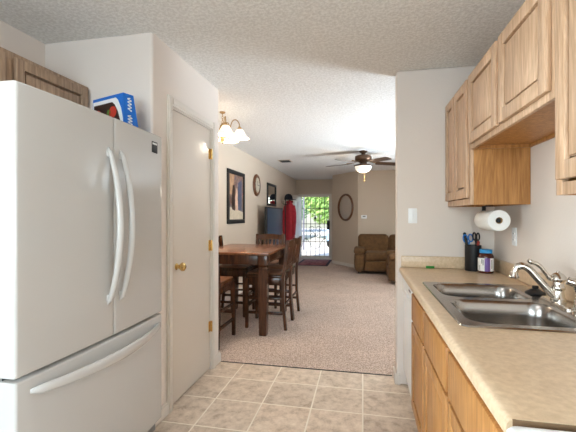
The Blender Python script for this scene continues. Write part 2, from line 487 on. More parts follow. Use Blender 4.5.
# pantry closet: near wall, wall with a door opening, far wall
pw = MB()
DY0, DY1, DZ = 2.275, 2.962, 2.058
bn = [(XP - .016 + .016 * math.sin(R(a)), .016 - .016 * math.cos(R(a))) for a in range(0, 91, 15)]
pw.prism([(XL, Y1)] + [(x, Y1 + d) for x, d in bn] + [(XP, Y1 + .1), (XL, Y1 + .1)], 0, CEIL)
pw.prism([(XL, Y2)] + [(x, Y2 - d) for x, d in bn] + [(XP, Y2 - .1), (XL, Y2 - .1)], 0, CEIL)
pw.box(XP - .1, XP, Y1 + .1, DY0, 0, CEIL); pw.box(XP - .1, XP, DY1, Y2 - .1, 0, CEIL); pw.box(XP - .1, XP, DY0, DY1, DZ, CEIL)
struct('wall_pantry', pw, 'wall')
struct('wall_right', MB().box(XW, XW + T, YB - T, YS, 0, CEIL), 'wall')
struct('wall_end', MB().box(XS, XR, YS, YS2, 0, CEIL, .012, 3), 'wall', smooth=35)
# back wall of the kitchen; its unseen window is added to let light in
bw = MB(); wx0, wx1, wz0, wz1 = -1.65, .55, .8, 2.1
bw.box(XL, XW, YB - T, YB, 0, wz0); bw.box(XL, XW, YB - T, YB, wz1, CEIL); bw.box(XL, wx0, YB - T, YB, wz0, wz1); bw.box(wx1, XW, YB - T, YB, wz0, wz1)
struct('wall_back', bw, 'wall')
# living room right wall; its unseen glass door is added to let light in
rw = MB(); gy0, gy1, gz1 = 4.6, 6.0, 2.05
rw.box(XR, XR + T, YS2, gy0, 0, CEIL); rw.box(XR, XR + T, gy1, YE, 0, CEIL); rw.box(XR, XR + T, gy0, gy1, gz1, CEIL)
struct('wall_living', rw, 'wall_tan')
DG0, DG1 = Vector((-.835, 10.24)), Vector((-.129, 9.36))
dd = (DG1 - DG0).normalized(); dn = Vector((-dd.y, dd.x))  # away from the camera side
dm = MB().prism([(DG0.x, DG0.y), (DG1.x, DG1.y), (XR, YF), (XR, YF + .12), (-.02, YF + .12), (DG0.x + .12, DG0.y + .09), (DG0.x + .12, YE), (DG0.x, YE)], 0, CEIL)
struct('wall_far', dm, 'wall_tan')
EX0, EX1, EZ = -1.98, -.945, 2.0
ew = MB().box(XL, EX0, YE, YE + T, 0, CEIL); ew.box(EX1, DG0.x + .12, YE, YE + T, 0, CEIL); ew.box(EX0, EX1, YE, YE + T, EZ, CEIL)
struct('wall_entry', ew, 'wall_tan')

# unseen window and glass doors, added as daylight sources
w1 = MB(); f_ = .06
for a in ((wx0, wx1, wz0, wz0 + f_), (wx0, wx1, wz1 - f_, wz1), (wx0, wx0 + f_, wz0 + f_, wz1 - f_), (wx1 - f_, wx1, wz0 + f_, wz1 - f_), (-.58, -.52, wz0 + f_, wz1 - f_)):
    w1.box(a[0], a[1], YB - .09, YB - .03, a[2], a[3])
wo = struct('window_added_1', w1, 'white_trim'); struct('pane', MB().box(wx0 + f_, wx1 - f_, YB - .063, YB - .057, wz0 + f_, wz1 - f_), 'glass', wo)
w2 = MB()
for a in ((gy0, gy1, .0, .06), (gy0, gy1, gz1 - f_, gz1), (gy0, gy0 + f_, .06, gz1 - f_), (gy1 - f_, gy1, .06, gz1 - f_), (5.26, 5.34, .06, gz1 - f_)):
    w2.box(XR + .03, XR + .09, a[0], a[1], a[2], a[3])
wo = struct('window_added_2', w2, 'white_trim'); struct('pane', MB().box(XR + .057, XR + .063, gy0 + f_, gy1 - f_, .06, gz1 - f_), 'glass', wo)

w3 = MB()
for a in ((-1.15, .65, .0, .06), (-1.15, .65, 1.99, 2.05), (-1.15, -1.09, .06, 1.99), (.59, .65, .06, 1.99), (-.28, -.22, .06, 1.99)):
    w3.box(XL - .09, XL - .03, a[0], a[1], a[2], a[3])
wo = struct('window_added_3', w3, 'white_trim'); struct('pane', MB().box(XL - .063, XL - .057, -1.09, .59, .06, 1.99), 'glass', wo)

# pantry door and its casing
dr = MB().box(XP - .05, XP - .012, DY0 + .014, DY1 - .014, .012, DZ - .014, .002)
d1 = struct('door_1', dr, 'door_paint', label='flat cream pantry door with a brass knob', smooth=30)
kn = MB().lathe([(0, -.004), (.024, -.004), (.023, .003), (.014, .008), (.0135, .024), (.022, .03), (.031, .044), (.029, .058), (.016, .068), (0, .07)], (XP - .012, 2.372, .955), 24, 'x')
kn.build('knob', 'brass', d1)
for z in (.37, 1.06, 1.84):
    hg = MB().tube([(XP + .001, DY1 - .012, z - .045), (XP + .001, DY1 - .012, z + .045)], .008, 10)
    hg.box(XP - .014, XP - .008, DY1 - .045, DY1 - .012, z - .045, z + .045).build('hinge', 'brass', d1)
cs = MB()
JW = .057


def casing(mb, y0, y1, z0, z1):
    mb.box(XP, XP + .012, y0, y1, z0, z1, .003); mb.box(XP + .01, XP + .018, y0 + (.012 if z1 - z0 > .2 else 0), y1 - (.012 if z1 - z0 > .2 else 0), z0 + (0 if z1 - z0 > .2 else .014), z1 - (0 if z1 - z0 > .2 else .014), .003)


casing(cs, DY0 - JW, DY0 + .004, 0, DZ + JW); casing(cs, DY1 - .004, DY1 + JW - .02, 0, DZ + JW); casing(cs, DY0 + .004, DY1 - .004, DZ - .004, DZ + JW)
cs.box(XP - .1, XP, DY0, DY0 + .012, 0, DZ); cs.box(XP - .1, XP, DY1 - .012, DY1, 0, DZ); cs.box(XP - .1, XP, DY0 + .012, DY1 - .012, DZ - .012, DZ)
struct('trim_1', cs, 'white_trim', label='painted casing around the pantry door', smooth=30)


def base_run(name, runs, mat='white_trim'):
    mb = MB()
    for x0, x1, y0, y1 in runs:
        mb.box(x0, x1, y0, y1, 0.001, .075, .003); ex = .003
        if x1 - x0 < y1 - y0: mb.box(x0, x0 + (x1 - x0) * .6 if mat else x1, y0, y1, .07, .088, .003)
        else: mb.box(x0, x1, y0 + (y1 - y0) * .3, y1 - (y1 - y0) * .3, .07, .088, .003)
    return struct(name, mb, mat, smooth=30)


base_run('baseboard_pantry', [(XP, XP + .014, 2.03 + .02, DY0 - JW - .001), (XP, XP + .014, DY1 + JW - .018, Y2 + .014), (XL + .014, XP, Y2, Y2 + .014)])
base_run('baseboard_left', [(XL, XL + .014, Y2 + .016, YE - .02)])
base_run('baseboard_end', [(XS - .014, XS, YS - .014, YS2 + .014), (XS, XS + .028, YS - .014, YS), (XS, XR, YS2, YS2 + .014)])
mb = MB().box(-.12, XR, YF - .014, YF, .002, .085, .003)
n2 = -dn if dn.y > 0 else dn
q = [DG0, DG1, DG1 + n2 * .014, DG0 + n2 * .014]
mb.prism([(p.x, p.y) for p in q], .002, .085)
struct('baseboard_far', mb, 'white_trim')
struct('trim_2', MB().box(XP + .02, XS - .02, 3.117, 3.127, 0.0005, .006, .002), 'gap', label='dark transition strip where the tiles meet the carpet')

# ------------------------------------------------------------------ cabinet doors


def facing(o, axis):
    """axis: 'x-' front faces -x (right cabinets), 'x+' faces +x; returns map (a, b, n)->room; a along y, b up, n outwards"""
    s = -1 if axis == 'x-' else 1
    return lambda a, b, n: (o + s * n, a, b)


def panel_door(parent, name, x, axis, y0, y1, z0, z1, off, mat='oak', th=.02, fr=.058, panel=True):
    s = -1 if axis == 'x-' else 1
    X = lambda n: x + s * n
    mb = MB(off)

    def bx(n0, n1, a0, a1, b0, b1, bev=.003):
        xa, xb = sorted((X(n0), X(n1))); mb.box(xa, xb, a0, a1, b0, b1, bev)
    if panel:
        bx(0, th, y0, y0 + fr, z0, z1); bx(0, th, y1 - fr, y1, z0, z1)
        bx(0, th, y0 + fr - .003, y1 - fr + .003, z0, z0 + fr); bx(0, th, y0 + fr - .003, y1 - fr + .003, z1 - fr, z1)
        for a0, a1, b0, b1 in ((y0 + fr, y0 + fr + .008, z0 + fr, z1 - fr), (y1 - fr - .008, y1 - fr, z0 + fr, z1 - fr), (y0 + fr, y1 - fr, z0 + fr, z0 + fr + .008), (y0 + fr, y1 - fr, z1 - fr - .008, z1 - fr)):
            bx(0, th * .2, a0, a1, b0, b1, 0)
        d = mb.build(name, mat, parent, 30)
        mb = MB(off)
        bx(0, th * .2, y0 + fr + .004, y1 - fr - .004, z0 + fr + .004, z1 - fr - .004, 0)
        bx(0, th * .7, y0 + fr + .011, y1 - fr - .011, z0 + fr + .011, z1 - fr - .011, .004)
        mb.build('panel', mat, d, 30)
    else:
        bx(0, th, y0, y1, z0, z1, .006)
        d = mb.build(name, mat, parent, 30)
    return d


def wall_cabinet(label, y0, y1, z0, z1, doors, xf=.63, lift=.016, group=None, endpanel='oak_side'):
    L0 = (xf, (y0 + y1) / 2, z0)
    t = thing('wall_cabinet', label, 'cabinet', L0, 0, group)
    xb = XW - .002
    mb = MB(L0)                      # carcass: sides, top, recessed bottom
    mb.box(xf + .018, xb, y0 + .001, y0 + .016, z0, z1); mb.box(xf + .018, xb, y1 - .016, y1 - .001, z0, z1)
    mb.box(xf + .018, xb, y0 + .016, y1 - .016, z1 - .016, z1); mb.box(xf + .018, xb, y0 + .016, y1 - .016, z0 + .018, z0 + .034)
    mb.box(xb - .012, xb, y0 + .016, y1 - .016, z0 + .001, z0 + .018); mb.box(xb - .008, xb, y0 + .016, y1 - .016, z0 + .034, z1 - .016)
    mb.build('carcass', endpanel, t, 30)
    mb = MB(L0)
    mb.box(xf, xf + .018, y0 + .001, y0 + .04, z0, z1, .001); mb.box(xf, xf + .018, y1 - .04, y1 - .001, z0, z1, .001)
    mb.box(xf, xf + .018, y0 + .04, y1 - .04, z0, z0 + .04, .001); mb.box(xf, xf + .018, y0 + .04, y1 - .04, z1 - .04, z1, .001)
    if len(doors) > 1:
        m_ = (doors[0][1] + doors[1][0]) / 2; mb.box(xf, xf + .018, m_ - .03, m_ + .03, z0 + .04, z1 - .04, .001)
    mb.build('face_frame', 'oak', t, 30)
    for a, b in doors: panel_door(t, 'door', xf, 'x-', a, b, z0 + lift, z1 - .014, L0)
    return t


ZT = 2.15
wall_cabinet('full-height honey oak wall cabinet in the corner above the paper towel roll', 2.372, 2.972, 1.378, ZT, [(2.395, 2.70), (2.72, 2.965)], .628, .043)
wall_cabinet('short honey oak wall cabinet hung high above the sink', 1.384, 2.366, 1.707, ZT, [(1.405, 1.858), (1.893, 2.350)], .628, .028)
wall_cabinet('full-height honey oak wall cabinet on the near side of the short one', .62, 1.378, 1.378, ZT, [(.66, .98), (1.01, 1.342)], .628, .048)

# cabinet over the refrigerator on the left wall
L0 = (-1.72, 1.55, 1.80)
t = thing('wall_cabinet', 'weathered oak cabinet on the wall above the white refrigerator', 'cabinet', L0)
mb = MB(L0).box(XL + .002, -1.738, .95, .966, 1.80, 2.13); mb.box(XL + .002, -1.738, 2.03, 2.045, 1.80, 2.13); mb.box(XL + .002, -1.738, .966, 2.03, 2.114, 2.13); mb.box(XL + .002, -1.738, .966, 2.03, 1.80, 1.816)
mb.build('carcass', 'oak_old', t)
mb = MB(L0).box(-1.738, -1.72, .95, 2.045, 2.09, 2.13, .001); mb.box(-1.738, -1.72, .95, 2.045, 1.80, 1.84, .001)
for a, b in ((.95, .99), (1.46, 1.54), (2.005, 2.045)): mb.box(-1.738, -1.72, a, b, 1.84, 2.09, .001)
mb.build('face_frame', 'oak_old', t)
for a, b in ((.98, 1.475), (1.53, 2.02)): panel_door(t, 'door', -1.72, 'x+', a, b, 1.815, 2.105, L0, 'oak_old', .02, .05)

# ------------------------------------------------------------------ base cabinets, dishwasher, range


def base_cabinet(label, y0, y1, cols):
    L0 = (.315, (y0 + y1) / 2, 0); t = thing('base_cabinet', label, 'cabinet', L0)
    mb = MB(L0).box(.333, XW - .003, y0 + .001, y0 + .017, .1, .872); mb.box(.333, XW - .003, y1 - .017, y1 - .001, .1, .872); mb.box(.333, XW - .003, y0 + .017, y1 - .017, .1, .116)
    mb.box(XW - .012, XW - .003, y0 + .017, y1 - .017, .116, .872)
    mb.build('carcass', 'oak_side', t)
    MB(L0).box(.385, .40, y0 + .001, y1 - .001, .001, .1).build('toe_kick', 'oak_side', t)
    mb = MB(L0).box(.315, .333, y0 + .001, y1 - .001, .83, .872, .001); mb.box(.315, .333, y0 + .001, y1 - .001, .1, .14, .001); mb.box(.315, .333, y0 + .001, y1 - .001, .635, .675, .001)
    ys = [y0 + .001] + [v for c in cols for v in c] + [y1 - .001]
    for a, b in zip(ys[::2], ys[1::2]): mb.box(.3152, .333, a - (.012 if a > y0 + .01 else 0), b + (.012 if b < y1 - .01 else 0), .14, .83, .001)
    mb.build('face_frame', 'oak_side', t)
    for a, b in cols:
        panel_door(t, 'drawer', .315, 'x-', a, b, .662, .828, L0, 'oak_side', .02, panel=False)
        panel_door(t, 'door', .315, 'x-', a, b, .125, .648, L0, 'oak_side', .02)
    return t


base_cabinet('oak sink base cabinet with two doors beside the white dishwasher', 1.42, 2.455, [(1.437, 1.935), (1.972, 2.41)])
base_cabinet('oak base cabinet with one wide drawer between sink and range', .795, 1.416, [(.83, 1.402)])

L0 = (.31, 2.7, 0); t = thing('dishwasher', 'white dishwasher under the counter beside the end wall', 'dishwasher', L0)
MB(L0).box(.335, XW - .01, 2.46, 2.955, .09, .868).build('tub', 'plastic_white', t)
MB(L0).box(.305, .335, 2.462, 2.955, .13, .735, .006).build('door', 'plastic_white', t)
dc = MB(L0).box(.30, .335, 2.462, 2.955, .74, .868, .008); dcp = dc.build('control_panel', 'plastic_white', t)
MB(L0).box(.292, .3, 2.60, 2.82, .752, .775, .003).build('handle', 'plastic_white', dcp)
for i in range(4): MB(L0).box(.297, .3005, 2.49 + i * .022, 2.504 + i * .022, .81, .822, .001).build('button', 'plastic_grey', dcp)
MB(L0).box(.36, .375, 2.462, 2.955, .002, .125, .002).build('kick_plate', 'plastic_white', t)

# countertop with sink cutout
CZ = .914
cy0, cy1 = .790, YS - .001
mb = MB()
mb.fill([[(.305, cy0), (XW - .02, cy0), (XW - .02, cy1), (.305, cy1)], rrect(.36, .89, 1.43, 2.29, .03)], CZ, .038)
prof = [(.306, CZ), (.288, CZ - .001), (.2805, CZ - .004), (.2755, CZ - .010), (.2736, CZ - .018), (.2736, CZ - .034), (.278, CZ - .038), (.306, CZ - .038)]
mb.loft([[(x, cy0, z) for x, z in prof], [(x, cy1, z) for x, z in prof]])
ct = tag(mb.build('countertop', 'laminate'), 'beige laminate countertop around the sink', 'countertop')
MB().box(.285, XW - .022, cy0 - .003, cy0 + .001, CZ - .037, CZ - .0008).build('shaded_end', plain('shaded_particle_board', rgb(110, 84, 58), .9), ct)  # dark brown board end, its tone standing in for the gap's shade
mb = MB().box(XW - .021, XW - .001, cy0, cy1 - .02, CZ + .0005, 1.003, .006, 3); mb.build('backsplash', 'laminate', ct)
mb = MB().box(.288, XW - .001, cy1 - .0195, cy1, CZ + .0005, 1.003, .006, 3); mb.build('backsplash', 'laminate', ct)

# sink
L0 = (.625, 1.86, CZ)
sx0, sx1, sy0, sy1 = .345, .905, 1.413, 2.306
t = thing('kitchen_sink', 'stainless steel double-bowl sink set in the beige countertop', 'sink', L0)
b1 = (.385, .80, 1.905, 2.262); b2 = (.385, .80, 1.452, 1.85)
mb = MB(L0); r_ = .075
mb.fill([rrect(sx0, sx1, sy0, sy1, .025), rrect(*b1, r_), rrect(*b2, r_)], CZ + .006, 0)
o_ = rrect(sx0, sx1, sy0, sy1, .025); o2 = rrect(sx0 - .004, sx1 + .004, sy0 - .004, sy1 + .004, .029)
mb.loft([[(x, y, CZ + .006) for x, y in o_], [(x, y, CZ + .001) for x, y in o2]], False, False)
mb.build('rim', 'steel', t, 40)
for b_ in (b1, b2):
    rings = []
    for ins, z in ((0, .006), (.004, .001), (.008, -.006), (.012, -.06), (.018, -.14), (.028, -.165), (.05, -.178), (.1, -.182)):
        rings.append([(x, y, CZ + z) for x, y in rrect(b_[0] + ins, b_[1] - ins, b_[2] + ins, b_[3] - ins, max(.02, r_ - ins * .3))])
    bo = MB(L0).loft(rings, False, True).build('bowl', 'steel', t, 60)
    cx_, cy_ = (b_[0] + b_[1]) / 2, (b_[2] + b_[3]) / 2
    MB(L0).lathe([(0, .001), (.02, .001), (.03, .003), (.042, .004), (.044, 0)], (cx_, cy_, CZ - .182), 24).build('drain', 'nickel', bo)
# faucet
fx, fy, fz = .846, 1.835, CZ + .006
t = thing('faucet', 'tall brushed nickel faucet with arched spout and curved lever on the sink', 'faucet', (fx, fy, fz))
MB().loft([[(x, y, z) for x, y in rrect(-.028 + i, .028 - i, -.125 + i, .125 - i, .026 - i)] for i, z in ((0, 0), (0, .006), (.006, .012))]).build('base_plate', 'nickel', t)
MB().lathe([(0, .0), (.03, .0), (.03, .014), (.024, .022), (.021, .05), (.026, .058), (.026, .066), (.021, .074), (.021, .088), (.027, .094), (.032, .101), (.03, .112), (.02, .124), (.008, .13), (.006, .136), (0, .138)], (0, 0, .01), 28).build('body', 'nickel', t)
sp = MB().tube(spline([(-.01, 0, .03), (-.035, .006, .058), (-.072, .016, .105), (-.106, .025, .148), (-.132, .031, .162), (-.152, .035, .153), (-.162, .037, .13)], 6), [.0165] * 30 + [.0145] * 7, 14).build('spout', 'nickel', t, 60)
MB().lathe([(.013, .032), (.016, .026), (.017, .012), (.022, .004), (.021, 0), (0, 0)], (-.1635, .0375, .105), 20).build('aerator', 'nickel', sp)
MB().tube(spline([(-.005, 0, .112), (-.03, .0, .112), (-.05, .0, .135), (-.07, .0, .163), (-.09, 0, .178), (-.108, .0, .184), (-.12, .0, .193)], 5), [.011] * 8 + [.009] * 8 + [.0095] * 8 + [.011] * 4 + [.0085] * 3, 12).build('lever', 'nickel', t, 60)
t = thing('side_sprayer', 'nickel side sprayer next to the faucet base', 'sprayer', (.846, 1.675, fz))
MB().lathe([(0, 0), (.026, 0), (.026, .008), (.018, .016), (.015, .05), (.013, .055), (0, .055)], (0, 0, 0), 24).build('holder', 'nickel', t)
MB().tube(spline([(0, 0, .05), (0, .0, .085), (-.008, .003, .115), (-.035, .012, .128)], 6), [.012] * 7 + [.015] * 6 + [.017] * 6, 14).build('spray_head', 'nickel', t, 60)
t = thing('sink_stopper', 'black rubber sink stopper lying on the sink ledge behind the far bowl', 'stopper', (.843, 2.05, CZ + .0065))
MB().lathe([(0, 0), (.042, 0), (.046, .004), (.042, .01), (.03, .016), (.022, .022), (.012, .026), (0, .027)], (0, 0, 0), 28).build('disc', 'black', t)
MB().box(-.014, .014, -.006, .006, .026, .042, .004).build('grip', 'black', t)

# range at the near end of the counter
L0 = (.62, .41, 0); t = thing('range', 'white electric range at the near end of the beige countertop', 'stove', L0)
MB(L0).box(.30, XW - .02, .02, .77, .02, .891, .004).build('body', 'plastic_white', t)
mb = MB(L0); o1 = rrect(.262, XW - .02, .018, .772, .02)
mb.loft([[(x, y, z) for x, y in rrect(.262 + i, XW - .02 - i, .018 + i, .772 - i, .02)] for i, z in ((.006, .890), (0, .896), (0, .906), (.004, .912), (.016, .913), (.026, .908))])
mb.build('cooktop', 'plastic_white', t, 50)
for x, y, r in ((.42, .22, .09), (.42, .57, .075), (.75, .22, .075), (.75, .57, .09)):
    pts = [(x + (r * k / 60) * math.cos(k * .42), y + (r * k / 60) * math.sin(k * .42), .9135) for k in range(8, 61)]
    MB(L0).tube(pts, .005, 8).build('burner', 'burner', t, 60)
mb = MB(L0).box(.262, .30, .03, .76, .2, .80, .01); od = mb.build('oven_door', 'plastic_white', t)
MB(L0).box(.258, .264, .16, .63, .36, .64, .004).build('oven_window', 'oven_glass', od)
MB(L0).tube(spline([(.262, .08, .75), (.225, .1, .755), (.22, .4, .757), (.225, .69, .755), (.262, .71, .75)], 6), .012, 12).build('handle', 'plastic_white', od, 60)
MB(L0).box(.268, .30, .03, .76, .03, .19, .008).build('drawer', 'plastic_white', t)
mb = MB(L0).box(XW - .09, XW - .015, .02, .77, .9, 1.06, .01); bp_ = mb.build('control_panel', 'plastic_white', t)
for i in range(5): MB(L0).lathe([(0, .02), (.016, .02), (.02, 0)], (XW - .09, .12 + i * .14, 1.0), 18, 'x', Matrix.Identity(4)).build('knob', 'black', bp_)

# ------------------------------------------------------------------ refrigerator
FX = -1.189; fy0, fy1 = 1.068, 2.02
L0 = (-1.6, 1.55, 0)
t = thing('refrigerator', 'large white french door refrigerator with bottom freezer drawer', 'refrigerator', L0)
MB(L0).box(-1.99, FX - .085, fy0 + .012, fy1 - .012, .03, 1.738, .004).build('body', 'fridge', t)
MB(L0).box(FX - .085, FX - .07, fy0 + .022, fy1 - .022, .11, 1.73).build('gasket', 'gap', t)
MB(L0).box(FX - .095, FX - .03, fy0 + .02, fy1 - .02, .03, .098, .004).build('toe_grille', 'plastic_grey', t)
for x_ in (-1.9, -1.35):
    for y_ in (fy0 + .06, fy1 - .06): MB(L0).lathe([(0, 0), (.02, 0), (.02, .031), (0, .031)], (x_, y_, .0), 14).build('foot', 'gap', t)


def bowed(y0, y1, z0, z1, bulge_l, bulge_r, n=14, r=.009):
    """door slab, front bowed across the whole refrigerator's width, rounded vertical edges"""
    pts = [(FX - .07, y1), (FX - .07, y0)]
    mid = (fy0 + fy1) / 2; hw = (fy1 - fy0) / 2
    X = lambda y: FX + .014 * (1 - ((y - mid) / hw) ** 2)
    for k in range(5):
        a = R(90 * k / 4); pts.append((X(y0 + r) - r + r * math.sin(a), y0 + r - r * math.cos(a)))
    for k in range(1, n): y = y0 + r + (y1 - y0 - 2 * r) * k / n; pts.append((X(y), y))
    for k in range(5):
        a = R(90 * k / 4); pts.append((X(y1 - r) - r + r * math.cos(a), y1 - r + r * math.sin(a)))
    b = MB(L0); cen = Vector((FX - .03, (y0 + y1) / 2))
    ring = lambda z, i: [((x - i if x > FX - .05 else x), y, z) for x, y in pts]
    b.loft([ring(z0, .005), ring(z0 + .003, .001), ring(z0 + .008, 0), ring(z1 - .008, 0), ring(z1 - .003, .0015), ring(z1, .005)])
    return b


SEAM = 1.568
dl = bowed(fy0, SEAM - .003, .737, 1.785, 0, 0).build('door', 'fridge', t, 50)
drr = bowed(SEAM + .003, fy1, .737, 1.785, 0, 0).build('door', 'fridge', t, 50)
fz_ = bowed(fy0, fy1, .10, .722, 0, 0).build('freezer_drawer', 'fridge', t, 50)


def fhandle(y, parent, s):
    X0 = FX + .012
    n = 24; rings = []
    for i in range(n + 1):
        u = i / n; z = .895 + (1.632 - .895) * u; bow = math.sin(PI * u) ** .75
        x = X0 + .004 + .066 * bow; w = .013 + .006 * math.sin(PI * u); th = .011 + .004 * math.sin(PI * u)
        if i in (0, n): w *= .5; th *= .5
        rings.append([(x + th * math.cos(a), y + s * .008 * bow + w * math.sin(a), z) for a in [2 * PI * k / 14 for k in range(14)]])
    b = MB(L0).loft(rings)
    for z in (.925, 1.602): b.box(X0 - .004, X0 + .026, y - .009, y + .009, z - .016, z + .016, .005)
    return b.build('handle', 'fridge', parent, 60)


fhandle(SEAM - .045, dl, 0); fhandle(SEAM + .045, drr, 0)
n = 30; rings = []
for i in range(n + 1):
    u = i / n; y = fy0 + .055 + (fy1 - fy0 - .085) * u; bow = math.sin(PI * u) ** .7
    x = FX + .004 + .06 * bow + .012 * math.sin(PI * u); h_ = .016 + .010 * math.sin(PI * u); th = .011
    if i in (0, n): h_ *= .5; th *= .5
    rings.append([(x + th * math.cos(a), y, .672 - .012 * bow + h_ * math.sin(a)) for a in [2 * PI * k / 14 for k in range(14)]])
b = MB(L0).loft(rings)
for y in (fy0 + .10, fy1 - .075): b.box(FX - .004, FX + .024, y - .016, y + .016, .655, .68, .005)
b.build('handle', 'fridge', fz_, 60)
bd = MB(L0).box(FX + .0, FX + .0065, 1.90, 1.962, 1.675, 1.74, .002).build('badge', 'black', drr)
bd['label'] = 'small dark maker badge'
MB(L0).box(FX + .006, FX + .0075, 1.908, 1.954, 1.722, 1.732).build('badge_lettering', 'white_card', bd)
for y in (fy0 + .05, fy1 - .05): MB(L0).box(FX - .13, FX - .075, y - .028, y + .028, 1.738, 1.762, .004).build('hinge_cover', 'plastic_white', t)
MB(L0).box(FX - .03, FX - .006, fy1 + .0005, fy1 + .007, 1.735, 1.76, .002).build('hinge_cap', 'gap', drr)

# fruit-window box standing on the refrigerator
t = thing('snack_box', 'bright blue printed carton standing on top of the white refrigerator', 'box', (-1.437, 1.905, 1.739), R(-18.5))
wd, dp, hh = .28, .066, .262; tp = .012; wedge = .04
c8 = lambda w, d, z0, z1, y: [(-w / 2 - tp, y, z0), (w / 2 + tp, y, z0), (w / 2 + tp, y + d + wedge, z0), (-w / 2 - tp, y + d + wedge, z0), (-w / 2, y, z1), (w / 2, y, z1), (w / 2, y + d, z1), (-w / 2, y + d, z1)]
MB().hexa(c8(wd, dp, 0, hh, -dp / 2)).build('carton', 'blue_card', t)


def flatpoly(poly, y0, y1):      # poly in (x,z), extruded from y0 to y1
    m = MB(); m.prism([(x, z) for x, z in poly], -y1, -y0, Matrix.Rotation(PI / 2, 4, 'X')); return m


fr_ = -dp / 2
swoop = [(-.134, .003), (.132, .003), (.126, .06), (.114, .115), (.094, .165), (.068, .205), (.045, .222), (-.128, .222)]
flatpoly([(-.138, 0.001)] + [(.148, 0.001), (.145, .06), (.138, .12), (.122, .18), (.095, .228), (.075, .244), (-.136, .244)], fr_ - .0012, fr_ - .0002).build('white_border', 'white_card', t)
wnd = flatpoly(swoop, fr_ - .0022, fr_ - .0012).build('window_print', 'dark_print', t)
for x_, z_, r_, mt in ((.05, .165, .034, 'apple'), (.06, .09, .036, 'apple'), (.0, .05, .034, 'apple'), (-.09, .16, .034, 'apple'), (-.03, .12, .04, 'leaf_print'), (-.08, .07, .032, 'apple'), (.015, .165, .018, 'leaf_print')):
    flatpoly([(x_ + r_ * math.cos(k * PI / 9), z_ + r_ * .95 * math.sin(k * PI / 9)) for k in range(18)], fr_ - .003, fr_ - .0022).build('fruit_print', mt, wnd)
for z_, h_, w_, n_ in ((.165, .075, .012, 4), (.055, .085, .014, 5)):   # white script running down the narrow side
    pts = []
    for k in range(n_ * 4 + 1):
        z = z_ + h_ * k / (n_ * 4); pts.append((wd / 2 + tp * (1 - z / hh) + .001, .006 + w_ * math.sin(k * PI / 2 + .4), z))
    MB().tube(spline(pts, 3), .0028, 6).build('side_lettering', 'white_card', t, 60)
tag(MB().box(-.035, .035, -.03, .03, 0, .12, .002).build('carton', 'carton'), 'small plain brown carton on the refrigerator beside the blue one', 'box')
bpy.data.objects['carton.001' if 'carton.001' in bpy.data.objects else 'carton'].name = 'small_carton'
for o in list(bpy.data.objects):
    if o.name == 'small_carton': o.location = (-1.625, 1.955, 1.739)

# ------------------------------------------------------------------ counter things
rx, rzc = .80, 1.283
t = thing('paper_towel_roll', 'white paper towel roll hung beneath the corner oak wall cabinet', 'paper towel', (rx, 2.56, rzc))
b = MB().lathe([(.02, .14), (.062, .14), (.0635, .137), (.0635, -.137), (.062, -.14), (.02, -.14), (.02, .14)], (0, 0, 0), 40, 'y'); b.build('roll', 'paper', t, 40)
MB().lathe([(.02, .141), (.0185, .141), (.0185, -.141), (.02, -.141)], (0, 0, 0), 24, 'y').build('core', 'carton', t, 40)
t = thing('paper_towel_holder', 'black wire holder through the paper towel roll', 'holder', (rx, 2.56, rzc))
MB().tube([(0, -.132, 0), (0, .148, 0)], .012, 12).build('rod', 'black', t)
m_ = MB().box(-.012, .012, .1415, .149, -.012, .093, .002); m_.box(-.012, .012, .0, .149, .089, .0945, .001)
m_.build('bracket', 'black', t)

t = thing('utensil_cup', 'black cup holding scissors in the counter corner', 'cup', (.782, 2.888, CZ + .0005))
MB().lathe([(0, 0), (.053, 0), (.055, .004), (.055, .185), (.051, .185), (.051, .006), (0, .006)], (0, 0, 0), 32).build('shell', 'black', t)


def scissors(name, label, loc, rot, handle_mat, wide):
    s_ = thing(name, label, 'scissors', loc); s_.rotation_euler = rot
    for sg in (-1, 1):
        bl = MB().loft([[(sg * .002 + a * .006, c * .0015, z) for a, c in ((-1, -1), (1, -1), (1, 1), (-1, 1))] for z in (0.0, .10)]); bl.build('blade', 'steel', s_)
        pts = [(sg * (wide * (.5 - .5 * math.cos(a)) + .004 + .0), sg * .003, .10 + .03 + .034 * 1 - .034 * math.cos(a * 1)) for a in [0]]
        ring = [(sg * (.019 + wide * math.sin(a)), 0, .135 + .027 * math.cos(a)) for a in [2 * PI * k / 20 for k in range(21)]]
        b = MB().tube(ring, .005, 8, True, None, (0, 1, 0)); b.tube([(sg * .002, 0, .09), (sg * .008, 0, .112)], .0055, 8); b.build('handle', handle_mat, s_, 60)
    return s_


scissors('scissors', 'black-handled scissors standing on the right in the black cup', (.802, 2.892, CZ + .112), (R(-4), R(6), R(35)), 'black', .015)
scissors('scissors', 'blue-handled scissors standing in the black cup', (.764, 2.888, CZ + .100), (R(-3), R(-6), R(10)), 'blue_plastic', .015)
for (nm, lb, dx, dy, tilt, h_, mt) in (('utensil', 'black-handled utensil leaning left out of the black cup', -.002, -.01, -13, .235, 'black'), ('utensil', 'black-handled utensil at the back left of the black cup', -.012, .018, -9, .27, 'black'), ('utensil', 'small red-handled utensil at the right rim of the black cup', .028, .022, 4, .205, 'apple')):
    u_ = thing(nm, lb, 'utensil', (.782 + dx, 2.888 + dy, CZ + .009)); u_.rotation_euler = (0, R(tilt), 0)
    MB().tube([(0, 0, 0), (0, 0, h_ * .6)], .003, 8).build('shaft', 'steel', u_)
    MB().lathe([(0, h_ * .58), (.007, h_ * .6), (.0105, h_ * .75), (.008, h_ * .85), (.011, h_ * .97), (.006, h_), (0, h_)], (0, 0, 0), 14).build('handle', mt, u_, 60)

